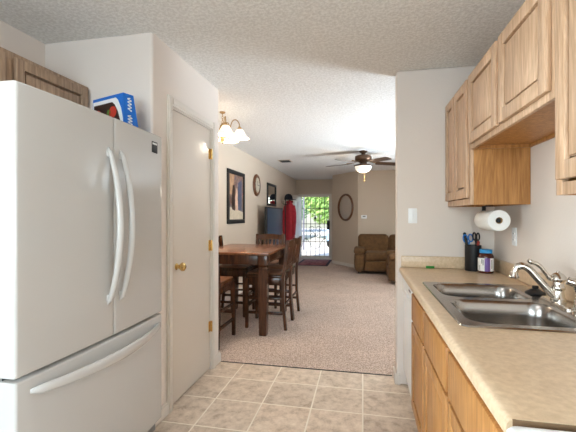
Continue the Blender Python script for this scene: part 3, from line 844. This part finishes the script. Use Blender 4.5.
t = thing('vitamin_jar', 'dark jar with blue lid and purple label by the black cup', 'jar', (.838, 2.792, CZ + .0005))
t.scale = (.98, .98, 1.12)
MB().lathe([(0, 0), (.047, 0), (.051, .006), (.051, .1), (.046, .115), (.038, .122), (.038, .128), (0, .128)], (0, 0, 0), 32).build('jar_body', 'jar', t, 40)
MB().lathe([(0, .146), (.038, .146), (.0415, .143), (.0415, .124), (.039, .123), (0, .123)], (0, 0, 0), 32).build('lid', 'cyan_lid', t, 40)


def wrap(a0, a1, r, z0, z1, n=14):
    b = bmesh.new(); lo = []; hi = []
    for k in range(n + 1):
        a = R(a0 + (a1 - a0) * k / n); lo.append(b.verts.new((r * math.cos(a), r * math.sin(a), z0))); hi.append(b.verts.new((r * math.cos(a), r * math.sin(a), z1)))
    for k in range(n): b.faces.new((lo[k], lo[k + 1], hi[k + 1], hi[k]))
    m = MB(); m._merge(b); return m


lb = wrap(150, 390, .0515, .014, .094, 30).build('label', 'white_card', t, 60)
wrap(245, 285, .0519, .014, .094).build('purple_band', 'purple', lb, 60)
for k, (a, z0, z1) in enumerate(((222, .06, .088), (232, .05, .085), (296, .03, .085), (205, .02, .05))): wrap(a, a + 5, .0521, z0, z1, 3).build('label_lettering', 'dark_print', lb, 60)
mb = MB().box(-.03, .03, -.009, .009, 0, .013, .003); mb.box(-.03, .03, -.009, .009, .0125, .016, .001)
o = tag(mb.build('sponge', 'sponge'), 'small green sponge against the low backsplash', 'sponge'); o.location = (.497, 2.949, CZ + .0008)

# wall plates
t = thing('light_switch', 'white double toggle switch plate on the end wall', 'light switch', (.374, YS, 1.312))
MB().box(-.033, .033, -.006, 0, -.058, .058, .003).build('plate', 'plastic_white', t)
for x_ in (0,): MB().box(x_ - .005, x_ + .005, -.016, -.005, -.012, .012, .002).build('toggle', 'plastic_white', t)
t = thing('wall_outlet', 'white outlet plate on the right wall above the backsplash', 'outlet', (XW, 2.605, 1.178))
MB().box(-.006, 0, -.036, .036, -.058, .058, .003).build('plate', 'plastic_white', t)
for z_ in (-.02, .02):
    s_ = MB().lathe([(0, .009), (.014, .009), (.0155, .005), (.0155, 0)], (0, 0, 0), 20, 'x', Matrix.Translation((-.0, 0, z_)) @ Matrix.Rotation(PI, 4, 'Y')).build('socket', 'plastic_white', t)
    MB().box(-.0095, -.0088, -.007, -.0045, z_ - .005, z_ + .005).box(-.0095, -.0088, .0045, .007, z_ - .005, z_ + .005).build('slots', 'gap', s_)
t = thing('thermostat', 'small white thermostat on the far tan wall', 'thermostat', (.02, YF, 1.29))
MB().box(-.07, .07, -.03, 0, -.045, .045, .008).build('housing', 'plastic_white', t); MB().box(-.035, .035, -.0325, -.029, .0, .028, .001).build('display', 'plastic_grey', t)
t = thing('air_vent', 'dark slotted air vent in the ceiling over the dining side', 'vent', (-1.56, 7.36, CEIL))
MB().box(-.13, .13, -.17, .17, -.008, 0, .003).build('frame', 'wall_tan', t)
for k in range(6): MB().box(-.1, .1, -.13 + k * .047, -.13 + k * .047 + .03, -.0125, -.007, .001).build('slat', 'gap', t)

# kitchen ceiling light (behind the camera's view)
t = thing('ceiling_light', 'long white fluorescent ceiling light over the kitchen', 'ceiling light', (-1.2, .25, CEIL))
MB().box(-.2, .2, -.65, .65, -.03, 0, .005).build('housing', 'plastic_white', t)
MB().box(-.17, .17, -.62, .62, -.09, -.03, .03, 4).build('diffuser', 'fixture_lit', t)

# ------------------------------------------------------------------ dining set
TX0, TX1, TY0, TY1 = -1.86, -.99, 3.80, 5.03
L0 = ((TX0 + TX1) / 2, (TY0 + TY1) / 2, .004)
t = thing('dining_table', 'counter-height dark wood dining table below the chandelier', 'table', L0)
L0 = (L0[0], L0[1], 0)
off = (L0[0], L0[1], .004)
MB(off).box(TX0, TX1, TY0, TY1, .886, .914, .006, 3).build('table_top', 'cherry_top', t)
mb = MB(off)
for a in ((TX0 + .06, TX1 - .06, TY0 + .07, TY0 + .09), (TX0 + .06, TX1 - .06, TY1 - .09, TY1 - .07)): mb.box(*a, .775, .886, .002)
for a in ((TX0 + .06, TX0 + .08, TY0 + .09, TY1 - .09), (TX1 - .08, TX1 - .06, TY0 + .09, TY1 - .09)): mb.box(*a, .775, .886, .002)
mb.build('apron', 'cherry', t)
for lx in (TX0 + .08, TX1 - .082):
    for ly in (TY0 + .10, TY1 - .10):
        mb = MB(off).box(lx - .055, lx + .055, ly - .055, ly + .055, .775, .8862, .003)
        mb.taper(lx, ly, .755, .775, .072, .095); mb.box(lx - .052, lx + .052, ly - .052, ly + .052, .73, .755, .008)
        mb.taper(lx, ly, .0045, .73, .082, .108, .004)
        mb.build('leg', 'cherry', t)


def make_chair():
    t = thing('dining_chair', '', 'chair')
    SH, BH, w, dp = .61, 1.03, .205, .225
    MB().box(-.222, .222, -.205, .232, SH - .02, SH + .018, .014, 3).build('seat', 'cherry', t)
    MB().box(-.2, .2, -.18, .21, SH + .017, SH + .035, .008, 3).build('seat_pad', 'seat_fabric', t)
    mb = MB()
    for a in ((-.185, .185, .185, .205), (-.185, .185, -.2, -.18)): mb.box(*a, SH - .09, SH - .02, .002)
    for a in ((-.205, -.185, -.18, .185), (.185, .205, -.18, .185)): mb.box(*a, SH - .09, SH - .02, .002)
    mb.build('apron', 'cherry', t)
    lean = lambda z: -dp - max(0, z - .6) * .13 - max(0, .3 - z) * .10
    for s in (-1, 1):
        MB().taper(s * w, dp - .015, 0, SH - .02, .034, .042, .003).build('leg', 'cherry', t)
        zs = [0, .15, .3, .45, .6, .72, .84, .94, BH]
        MB().loft([[(s * w + a * .019, lean(z) + c * .016, z) for a, c in ((-1, -1), (1, -1), (1, 1), (-1, 1))] for z in zs]).build('leg', 'cherry', t, 40)
    def rail(z0, z1, th, curve, up=0):
        rs = []
        for k in range(13):
            u = k / 12 * 2 - 1; x = u * w * 1.0; z = (z0 + z1) / 2; yb = lean(z) - curve * (1 - u * u); zt = z1 + up * (1 - u * u)
            rs.append([(x, yb - th, z0), (x, yb + th, z0), (x, yb + th + .0, zt), (x, yb - th - .003, zt)])
        return MB().loft(rs)
    rail(.945, 1.01, .010, .02, .018).build('top_rail', 'cherry', t, 40)
    rail(.70, .745, .009, .012).build('lower_rail', 'cherry', t, 40)
    for k in range(6):
        x = -.15 + k * .06; cv = (1 - (x / w) ** 2)
        MB().loft([[(x + a * .013, lean(z) - c0 * cv + c * .005, z) for a, c in ((-1, -1), (1, -1), (1, 1), (-1, 1))] for z, c0 in ((.74, .012), (.85, .016), (.95, .02))]).build('slat', 'cherry', t, 40)
    for s in (-1, 1):
        MB().box(s * w - .011, s * w + .011, -dp - .005, dp - .015, .17, .20, .002).build('stretcher', 'cherry', t)
        MB().box(s * w - .010, s * w + .010, -dp - .005, dp - .015, .34, .365, .002).build('stretcher', 'cherry', t)
    MB().box(-w, w, dp - .027, dp - .004, .24, .28, .002).build('stretcher', 'cherry', t)
    MB().box(-w, w, -dp - .012, -dp + .008, .26, .285, .002).build('stretcher', 'cherry', t)
    return t


ch = make_chair()
spots = [((-1.125, 4.326), 90, 'dark wooden chair tucked in at the near right side of the dining table'),
         ((-1.125, 4.786), 90, 'dark wooden chair on the table side nearest the front door, behind its twin'),
         ((-1.60, 3.63), 0, 'dark wooden chair at the near end of the dining table, mostly behind the pantry wall'),
         ((-1.42, 5.275), 180, 'dark wooden chair at the far end of the dining table, slatted back facing the camera'),
         ((-1.715, 4.75), -90, 'dark wooden chair between the dining table and the picture wall')]
for i, ((x, y), a, lb_) in enumerate(spots):
    o = ch if i == 0 else copy_tree(ch)
    o.location = (x, y, .004); o.rotation_euler = (0, 0, R(a)); o['label'] = lb_; o['group'] = 'dining chairs around the table'

# chandelier
CX, CY = -1.497, 3.77
t = thing('chandelier', 'antique brass chandelier with lit bell glass shades over the dining table', 'chandelier', (CX, CY, CEIL))
MB().lathe([(0, 0), (.032, 0), (.03, -.01), (.012, -.02), (0, -.02)], (0, 0, 0), 24).build('canopy', 'antique', t)
m_ = MB()
for k in range(4):
    c = Vector((0, 0, -.035 - k * .024)); pl = (1, 0) if k % 2 else (0, 1)
    m_.tube([(c.x + .009 * math.sin(a) * pl[0], c.y + .009 * math.sin(a) * pl[1], c.z + .016 * math.cos(a)) for a in [2 * PI * j / 14 for j in range(15)]], .0025, 6)
m_.build('chain', 'antique', t, 60)
MB().lathe([(0, -.12), (.012, -.122), (.014, -.135), (.028, -.15), (.03, -.17), (.036, -.18), (.036, -.26), (.03, -.275), (.036, -.285), (.026, -.31), (.012, -.325), (.014, -.335), (0, -.345)], (0, 0, 0), 24).build('column', 'antique', t, 40)
for k in range(5):
    a = R(k * 72 + 14); ca, sa = math.cos(a), math.sin(a); P = lambda r, z: (r * ca, r * sa, z)
    ar = MB().tube(spline([P(.03, -.27), P(.07, -.25), P(.085, -.16), P(.11, -.095), P(.15, -.085), P(.178, -.12), P(.185, -.165)], 6), .0055, 8).build('arm', 'antique', t, 60)
    MB().lathe([(0, -.155), (.012, -.157), (.018, -.17), (.03, -.185), (.032, -.195), (0, -.195)], P(.185, 0), 20).build('socket', 'antique', ar, 40)
    MB().lathe([(.03, -.188), (.04, -.197), (.056, -.225), (.068, -.25), (.092, -.272), (.108, -.282), (.106, -.285), (.09, -.275), (.065, -.253), (.052, -.227), (.036, -.199), (.027, -.19)], P(.185, 0), 28).build('shade', 'shade_lit', ar, 60)
    MB().tube([(.185 * ca + .107 * math.cos(q), .185 * sa + .107 * math.sin(q), -.2835) for q in [2 * PI * j / 32 for j in range(33)]], .004, 6).build('shade_rim', 'antique', ar, 60)
    MB().sphere((.185 * ca, .185 * sa, -.245), .024, 14, (1, 1, 1.3)).build('bulb', emit_mat('bulb', (1, .85, .62, 1), 10) if k == 0 else bpy.data.materials['bulb'], ar, 60)
    lp = light('chandelier_bulb', 'POINT', P(.185, -.31), 4.6, (1, .88, .72), radius=.03); lp.parent = t

# ceiling fan
FXC, FYC = 0.0, 6.51
t = thing('ceiling_fan', 'dark bronze ceiling fan with a lit bowl light in the living room', 'ceiling fan', (FXC, FYC, CEIL))
MB().lathe([(0, 0), (.07, 0), (.07, -.015), (.045, -.04), (.03, -.05), (.03, -.07), (0, -.07)], (0, 0, 0), 28).build('canopy', 'bronze', t, 40)
MB().lathe([(0, -.065), (.06, -.066), (.11, -.075), (.138, -.09), (.142, -.11), (.142, -.15), (.13, -.17), (.10, -.185), (.06, -.2), (0, -.205)], (0, 0, 0), 36).build('motor_housing', 'bronze', t, 40)
for k in range(5):
    a = YAW + R(150 - 72 * k); rm = Matrix.Rotation(a, 4, 'Z') @ Matrix.Rotation(R(-13), 4, 'X')
    b = MB().prism(rrect(.22, .70, -.065, .065, .04), -.003, .003); bl = b.build('blade', 'bronze', t, 40, Matrix.Translation((0, 0, -.20)) @ rm @ Matrix.Rotation(R(2), 4, 'Y'))
    b = MB().tube([(.10, 0, .03), (.16, 0, .006), (.2, 0, .004), (.30, 0, .005)], [.014, .013, .02, .024], 8, True, (.35, 1)); b.build('blade_bracket', 'antique', bl, 60, Matrix.Translation((0, 0, -.20)) @ rm)
MB().lathe([(0, -.2), (.06, -.2), (.065, -.225), (.12, -.235), (.158, -.25), (.16, -.262), (.15, -.268), (0, -.268)], (0, 0, 0), 36).build('light_fitter', 'bronze', t, 40)
MB().lathe([(.145, -.266), (.143, -.285), (.13, -.32), (.10, -.35), (.06, -.368), (.02, -.374), (0, -.375)], (0, 0, 0), 36).build('bowl_shade', 'bowl_lit', t, 60)
MB().lathe([(0, -.372), (.012, -.374), (.01, -.386), (0, -.392)], (0, 0, 0), 14).build('finial', 'bronze', t, 40)
b = MB().tube([(.02, 0, -.38), (.02, 0, -.5)], .002, 6); b.lathe([(0, -.5), (.006, -.505), (.008, -.53), (0, -.545)], (.02, 0, 0), 10); b.build('pull_chain', 'antique', t, 60)
lp = light('fan_bulb', 'POINT', (0, 0, -.44), 9, (1, .86, .66), radius=.08); lp.parent = t

# ------------------------------------------------------------------ things on the left wall
t = thing('framed_picture', 'tall dark-framed street scene print on the dining wall', 'picture', (XL, 5.733, 1.618))
hw, hh2, fw = .408, .428, .065
b = MB()
for a in ((-hw, hw, -hh2, -hh2 + fw), (-hw, hw, hh2 - fw, hh2), (-hw, -hw + fw, -hh2 + fw, hh2 - fw), (hw - fw, hw, -hh2 + fw, hh2 - fw)): b.box(0.001, .03, *a, .005)
b.build('frame', 'black', t); MB().box(.001, .012, -hw + fw, hw - fw, -hh2 + fw, hh2 - fw).build('print', 'art', t)
pr_ = t.children[-1]


def art(name, mat, poly, x0):
    b = bmesh.new(); vs = [b.verts.new((x0, y, z)) for y, z in poly]; b.faces.new(vs); r_ = bmesh.ops.extrude_face_region(b, geom=b.faces[:])
    bmesh.ops.translate(b, vec=(.0008, 0, 0), verts=[v for v in r_['geom'] if isinstance(v, bmesh.types.BMVert)]); bmesh.ops.recalc_face_normals(b, faces=b.faces)
    m = MB(); m._merge(b); return m.build(name, mat, pr_, 0)


art('painted_street', plain('pale_street_print', rgb(206, 190, 166), .4, vary=.15, vscale=20), [(-.34, -.36), (.34, -.36), (.34, -.24), (-.34, -.16)], .0125)
art('painted_house', plain('tan_house_print', rgb(176, 136, 104), .4, vary=.25, vscale=14), [(-.34, .05), (-.1, .02), (-.1, .36), (-.34, .36)], .0125)
art('painted_alley', plain('blue_alley_print', rgb(84, 90, 112), .4, vary=.25, vscale=14), [(.06, -.2), (.26, -.22), (.26, .3), (.08, .24)], .0125)
art('painted_figure', 'dark_print', [(-.2, -.2), (-.06, -.22), (-.08, .0), (-.05, .1), (-.1, .2), (-.17, .18), (-.2, .06), (-.22, -.05)], .0136)
art('painted_figure', plain('cream_figure_print', rgb(214, 176, 150), .4, vary=.25, vscale=18), [(-.04, -.2), (.08, -.22), (.06, .02), (.07, .1), (.02, .16), (-.03, .1), (-.05, -.02)], .0136)
t = thing('wall_clock', 'round wooden wall clock between the picture and the mirror', 'clock', (XL, 6.90, 1.912))
MB().lathe([(0, 0), (.21, 0), (.215, .02), (.2, .04), (.165, .045), (.15, .03), (0, .03)], (0, 0, 0), 40, 'x').build('case', 'wood_frame', t, 40)
fc = MB().lathe([(0, .034), (.148, .034), (.148, .03)], (0, 0, 0), 36, 'x').build('dial', 'clock_face', t, 40)
MB().box(.035, .037, -.006, .006, -.01, .085).build('hand', 'black', fc); MB().box(.037, .039, -.01, .11, -.005, .005).build('hand', 'black', fc)
b = MB()
for k in range(12):
    a = k * PI / 6; b.box(.0345, .0355, .125 * math.sin(a) - .006, .125 * math.sin(a) + .006, .125 * math.cos(a) - .006, .125 * math.cos(a) + .006)
b.build('hour_marks', 'black', fc)
t = thing('framed_mirror', 'black-framed rectangular mirror high above the dark screen', 'mirror', (XL, 8.11, 1.79))
b = MB(); hw, hh2, fw = .40, .25, .05
for a in ((-hw, hw, -hh2, -hh2 + fw), (-hw, hw, hh2 - fw, hh2), (-hw, -hw + fw, -hh2 + fw, hh2 - fw), (hw - fw, hw, -hh2 + fw, hh2 - fw)): b.box(.001, .03, *a, .004)
b.build('frame', 'black', t); MB().box(.001, .012, -hw + fw, hw - fw, -hh2 + fw, hh2 - fw).build('glass', 'mirror', t)
t = thing('television', 'large dark flat television on a low stand against the left wall', 'television', (-1.86, 7.66, .555))
MB().box(-.03, .02, -.72, .72, .1, .94, .008).build('bezel', 'black', t); MB().box(.019, .023, -.66, .69, .14, .91, .001).build('screen', 'screen', t)
MB().box(-.12, .12, -.25, .25, 0, .015, .004).box(-.02, .01, -.06, .06, .012, .12, .004).build('foot', 'black', t)
t = thing('tv_stand', 'low dark wooden stand carrying the television', 'stand', (-1.82, 7.66, .004))
MB().box(-.2, .2, -.72, .72, .52, .55, .004).build('top', 'cherry', t)
MB().box(-.19, .17, -.70, -.68, .02, .52).box(-.19, .17, .68, .70, .02, .52).box(-.19, -.18, -.68, .68, .02, .52).box(-.19, .17, -.68, .68, .02, .04).box(-.18, .16, -.68, .68, .26, .28).build('carcass', 'cherry', t)
for s in (-1, 1): MB().box(.17, .19, min(s * .01, s * .7), max(s * .01, s * .7), .03, .515, .003).build('door', 'cherry', t)
for sx in (-.17, .15):
    for sy in (-.66, .66): MB().box(sx - .02, sx + .02, sy - .02, sy + .02, 0, .02).build('foot', 'cherry', t)

# coat rack, jacket, cap
RX, RY = -1.915, 9.02
t = thing('coat_rack', 'thin black standing coat rack near the front door', 'coat rack', (RX, RY, .004))
MB().tube([(0, 0, .05), (0, 0, 1.74)], .014, 12).build('pole', 'black', t); MB().sphere((0, 0, 1.75), .022, 14).build('finial', 'black', t)
for k in range(4):
    a = R(45 + 90 * k); MB().tube(spline([(0, 0, .18), (.07 * math.cos(a), .07 * math.sin(a), .08), (.15 * math.cos(a), .15 * math.sin(a), .013)], 6), .012, 8).build('foot', 'black', t, 60)
    a = R(90 * k - 20); MB().tube(spline([(0, 0, 1.62), (.06 * math.cos(a), .06 * math.sin(a), 1.60), (.09 * math.cos(a), .09 * math.sin(a), 1.65), (.095 * math.cos(a), .095 * math.sin(a), 1.70)], 6), .008, 8).build('hook', 'black', t, 60)
t = thing('jacket', 'red jacket hanging from the coat rack', 'jacket', (RX + .09, RY + .10, .55))
rings = []
for z, rx_, ry_ in ((0, .15, .11), (.08, .165, .115), (.3, .16, .11), (.6, .165, .11), (.85, .17, .11), (1.0, .15, .10), (1.09, .09, .07), (1.15, .045, .045), (1.17, .02, .02)):
    rings.append([(rx_ * math.cos(a) * (1 + .10 * math.sin(5 * a + z * 3)), ry_ * math.sin(a) * (1 + .10 * math.sin(4 * a)), z) for a in [2 * PI * k / 28 for k in range(28)]])
rings = [[(x * .78, y * .9, z) for x, y, z in r_] for r_ in rings]
bd = MB().loft(rings).build('coat_body', 'red', t, 70)
for s in (-1, 1):
    MB().tube(spline([(s * .09, 0, 1.02), (s * .125, -.03, .85), (s * .13, -.06, .55), (s * .115, -.07, .3)], 6), [.05] * 6 + [.052] * 6 + [.046] * 7, 14).build('sleeve', 'red', t, 70)
MB().tube([(.07 * math.cos(a), .055 * math.sin(a), 1.12 + .012 * math.sin(a * 3)) for a in [2 * PI * k / 20 for k in range(21)]], .022, 8).build('collar', 'red', t, 70)
t = thing('cap', 'dark cap hung above the red jacket', 'cap', (RX + .07, RY + .06, 1.725))
MB().lathe([(.0, .15), (.05, .14), (.09, .10), (.105, .04), (.108, 0), (.1, 0), (.095, .04), (.08, .09), (0, .14)], (0, 0, 0), 24).build('crown', 'navy', t, 60)
b = MB().prism([(.09 * math.cos(R(a)), .10 * math.sin(R(a))) for a in range(-60, 61, 12)] + [(.1 + .09 * math.cos(R(a)), .085 * math.sin(R(a))) for a in range(70, -71, -14)], -.006, .004); b.build('brim', 'navy', t, 40)

# ------------------------------------------------------------------ entry: doors, rug, outdoors
fb = MB()
for a in ((EX0, EX0 + .04, 0, EZ), (EX1 - .04, EX1, 0, EZ), (EX0 + .04, EX1 - .04, EZ - .04, EZ)): fb.box(a[0], a[1], YE - .012, YE + T + .01, a[2], a[3], .003)
fb.box(EX0 + .04, EX1 - .04, YE + .0, YE + T, .0, .02, .003)
struct('trim_3', fb, 'white_trim', label='white frame of the front doorway')
o = MB().box(-.0, .04, -.88, 0, .03, 1.93, .003); d2 = o.build('door_2', 'white_trim', None, 30); d2.location = (EX0 + .055, YE - .02, 0); tag(d2, 'front door standing open against the left wall', kind='structure')
d2.rotation_euler = (0, 0, R(-7))
b = MB().lathe([(0, 0), (.03, 0), (.028, .006), (.012, .012), (.012, .04), (.028, .05), (.026, .068), (0, .075)], (.04, -.82, .96), 18, 'x').build('knob', 'brass', d2)
for z0, z1 in ((.2, .85), (1.0, 1.75)):
    for y0, y1 in ((-.8, -.48), (-.4, -.08)): MB().box(.038, .046, y0, y1, z0, z1, .006).build('panel', 'white_trim', d2)
# security storm door: white frame, black iron bars with scrolls
gx0, gx1, gz0, gz1 = EX0 + .043, EX1 - .043, .025, EZ - .043; gy = YE + .07
t = thing('security_door', 'iron security door with bars and scrolls closing the front doorway', 'security door', ((gx0 + gx1) / 2, gy, .02)); L0 = ((gx0 + gx1) / 2, gy, .02)
b = MB(L0)
for a in ((gx0, gx0 + .05, gz0, gz1), (gx1 - .05, gx1, gz0, gz1), (gx0 + .05, gx1 - .05, gz0, gz0 + .06), (gx0 + .05, gx1 - .05, gz1 - .05, gz1)): b.box(a[0], a[1], gy - .016, gy + .016, a[2], a[3], .003)
b.build('frame', 'white_trim', t)
for k in range(1, 6):
    x = gx0 + .05 + (gx1 - gx0 - .1) * k / 6; MB(L0).box(x - .008, x + .008, gy - .008, gy + .008, gz0 + .06, gz1 - .05).build('bar', 'iron', t)
for z in (.52, 1.07, 1.54): MB(L0).box(gx0 + .05, gx1 - .05, gy - .0075, gy + .0075, z - .009, z + .009).build('crossbar', 'iron', t)
gm = (gx0 + gx1) / 2


def scroll(cx, cz, r, turns, a0, s):
    n = 28; return [(cx + s * r * (1 - .75 * i / n) * math.cos(a0 + turns * 2 * PI * i / n), gy, cz + r * (1 - .75 * i / n) * math.sin(a0 + turns * 2 * PI * i / n)) for i in range(n + 1)]


for s in (-1, 1):
    for cz, a0 in ((.72, PI / 2), (.92, -PI / 2)):
        MB(L0).tube(scroll(gm + s * .10, cz, .10, 1.4, a0 + .001, s), .008, 6).build('scroll', 'iron', t, 60)
    MB(L0).tube(spline([(gm + s * .02, gy, .30), (gm + s * .12, gy, .36), (gm + s * .2, gy, .52), (gm + s * .3, gy, .62), (gm + s * .39, gy, .50), (gm + s * .42, gy, .35)], 6), .009, 6).build('scroll', 'iron', t, 60)
MB(L0).sphere((gm, gy, 1.25), .035, 12, (1, .5, 1.4)).build('rosette', 'iron', t, 60)
mb = MB(L0).box(gx1 - .11, gx1 - .02, gy - .045, gy + .02, .9, 1.17, .006); lk = mb.build('lock_box', 'black', t)
MB(L0).tube([(gx1 - .065, gy - .04, 1.0), (gx1 - .065, gy - .075, 1.0), (gx1 - .12, gy - .08, 1.0)], .009, 8).build('handle', 'nickel', lk, 60)

t = thing('rug', 'dark red patterned rug on the carpet in front of the front door', 'rug', (-1.34, 10.27, .0045))
MB().box(-.43, .43, -.66, .66, 0, .010, .003).build('border', 'rug_border', t); MB().box(-.36, .36, -.59, .59, .009, .013, .002).build('field', 'rug', t)

# outdoors beyond the front door
struct('ground', MB().box(-14, 10, YE + T + .001, 40, -.2, -.03), 'concrete', label='pale concrete drive outside')


def tree(loc, h, r, label, mat, seed):
    rnd = random.Random(seed); t = thing('tree', label, 'tree', loc, 0, 'trees outside the front door')
    MB().tube(spline([(0, 0, -.02), (.05, .02, h * .3), (-.03, .05, h * .6), (0, 0, h * .85)], 5), [.14 - .006 * i for i in range(16)], 10).build('trunk', 'bark', t, 60)
    b = bmesh.new()
    for k in range(9000):
        v = Vector((rnd.gauss(0, 1), rnd.gauss(0, 1), rnd.gauss(0, 1))).normalized() * r * rnd.random() ** .4
        v.z = v.z * 1.25 + h * .72
        if v.z < .9: v.z = .9 + rnd.random()
        nz = Vector((rnd.gauss(0, 1), rnd.gauss(0, 1), rnd.gauss(0, 1))).normalized(); u = nz.orthogonal().normalized(); w = nz.cross(u); s_ = rnd.uniform(.09, .17)
        b.faces.new([b.verts.new(v + u * s_), b.verts.new(v + w * s_ * .5), b.verts.new(v - u * s_), b.verts.new(v - w * s_ * .5)])
    m = MB(); m._merge(b); m.build('foliage', mat, t, 0)


tree((-1.6, 22, -.03), 4.4, 2.1, 'light green leafy tree seen through the middle of the security door', 'leaves', 1)
tree((-.4, 27.5, -.03), 5.0, 2.6, 'darker green tree seen through the right side of the security door', 'leaves2', 2)
tree((-6.2, 31, -.03), 5.4, 2.6, 'green tree furthest behind the pale house outside', 'leaves2', 3)
L0 = (-4.7, 20, -.03); t = thing('house', 'pale stucco house outside, behind the bars on the left', 'house', L0)
MB(L0).box(-8.0, -4.15, 18, 23, -.03, 2.6).build('wall', 'stucco', t); MB(L0).prism([(-8.3, 2.6), (-3.9, 2.6), (-3.9, 2.75), (-6.1, 3.9), (-8.3, 2.75)], -23.2, -17.7, Matrix.Rotation(PI / 2, 4, 'X')).build('roof', 'roof_grey', t)
MB(L0).box(-4.16, -4.12, 18.5, 19.5, .9, 2.0).build('window', 'screen', t)
L0 = (-2.12, 13.2, -.03); t = thing('porch_post', 'dark porch post outside the left edge of the doorway', 'post', L0)
MB(L0).box(-2.15, -2.09, 13.17, 13.23, .08, 2.6, .006).build('shaft', 'roof_grey', t); MB(L0).box(-2.18, -2.06, 13.14, 13.26, -.03, .08, .006).build('base', 'concrete', t)
# parked car
t = thing('car', 'blue car parked on the drive, seen low through the right bars', 'car', (-.72, 17.6, -.03), R(90))
side = [(-2.0, .3), (-2.05, .62), (-1.95, .78), (-1.2, .88), (-.75, 1.3), (.6, 1.34), (1.2, .92), (1.9, .80), (2.08, .6), (2.05, .3)]
MB().prism(side, -.8, .8, Matrix.Rotation(PI / 2, 4, 'X')).build('car_body', 'car_blue', t, 40)
for s in (-1, 1): MB().prism([(-.7, .93), (-.62, 1.24), (.5, 1.27), (.95, .95)], -.006, .006, Matrix.Translation((0, s * .803, 0)) @ Matrix.Rotation(PI / 2, 4, 'X')).build('side_window', 'screen', t)
for x in (-1.3, 1.3):
    for s in (-1, 1): MB().lathe([(0, -.1), (.3, -.1), (.32, -.07), (.32, .07), (.3, .1), (0, .1)], (x, s * .74, .32), 24, 'y').build('wheel', 'tyre', t, 40)

# ------------------------------------------------------------------ sofa group and oval mirror


def cush(x0, x1, y0, y1, z0, z1, r=.07):
    m = MB().box(x0, x1, y0, y1, z0, z1, r, 5); c = Vector(((x0 + x1) / 2, (y0 + y1) / 2, (z0 + z1) / 2))
    for v in m.bm.verts:      # soft sag and puff
        p = v.co - c; v.co += noise.noise_vector(v.co * 3.1) * .012
    return m


def recliner(label, name, loc, rz, width, n):
    """local: faces -y, back at +y; origin front-left-bottom"""
    t = thing(name, label, 'sofa' if n > 1 else 'armchair', loc, rz); aw = .23; D = .92
    MB().box(.05, width - .05, .1, D - .05, .07, .30, .02).build('base', 'sofa', t)
    for x_ in (.1, width - .1):
        for y_ in (.15, D - .15): MB().lathe([(0, 0), (.022, 0), (.03, .07), (0, .07)], (x_, y_, 0), 12).build('foot', 'black', t)
    for x0 in (0, width - aw):
        rings = []
        for y, w_, h_ in ((0.0, .6, .36), (.03, .9, .45), (.10, 1.05, .51), (.25, 1.05, .53), (.5, 1.0, .54), (.75, .95, .56), (D - .08, .85, .56)):
            hw_ = aw / 2 * w_; cx = x0 + aw / 2
            rings.append([(cx + hw_ * 1.0 * math.copysign(abs(math.cos(a)) ** .55, math.cos(a)), y, .06 + (h_ - .06) * (.5 + .5 * math.copysign(abs(math.sin(a)) ** .6, math.sin(a)))) for a in [2 * PI * k / 24 for k in range(24)]])
        a_ = MB().loft(rings).build('arm', 'sofa', t, 70)
        cush(x0 - .01, x0 + aw + .01, .0, .58, .455, .59, .055).build('arm_pad', 'sofa', a_, 70)
    sw = (width - 2 * aw) / n
    for k in range(n):
        x0 = aw + k * sw
        cush(x0 + .004, x0 + sw - .004, .02, .62, .29, .49, .07).build('seat_cushion', 'sofa', t, 70)
        cush(x0 + .01, x0 + sw - .01, .0, .10, .075, .30, .03).build('footrest', 'sofa', t, 70)
        m = cush(x0 - (.15 if k == 0 else -.004), x0 + sw + (.15 if k == n - 1 else -.004), .56, .80, .42, .87, .09)
        for v in m.bm.verts: v.co.y += (v.co.z - .45) * .22
        m.build('back_cushion', 'sofa', t, 70)
    m = MB().box(.10, width - .10, D - .14, D - .02, .10, .79, .04, 3)
    m.build('back', 'sofa', t, 70)
    return t


recliner('plush brown loveseat against the far tan wall', 'loveseat', (-.20, 8.40, .004), 0, 1.60, 2)
recliner('brown armchair at right angles in front of the loveseat, mostly behind the end wall', 'armchair', (.48, 8.16, .004), R(-90), .95, 1)

mc = DG0 + (DG1 - DG0) * .55 + n2 * .001
ang = math.atan2(n2.y, n2.x)
t = thing('oval_mirror', 'oval gilt and dark framed mirror on the angled tan wall', 'mirror', (mc.x, mc.y, 1.54), ang)
EY, EZ2 = .335, .36
el = lambda f, x: [(x, EY * f * math.cos(a), EZ2 * (1 - (1 - f) * EY / EZ2) * math.sin(a)) for a in [2 * PI * k / 48 for k in range(48)]]
MB().loft([el(1, 0), el(1, .02), el(.95, .04), el(.86, .03), el(.84, .012)], False, False).build('frame', 'wood_frame', t, 50)
MB().loft([el(.9, .001), el(.9, .012)]).build('glass', 'mirror', t, 30)
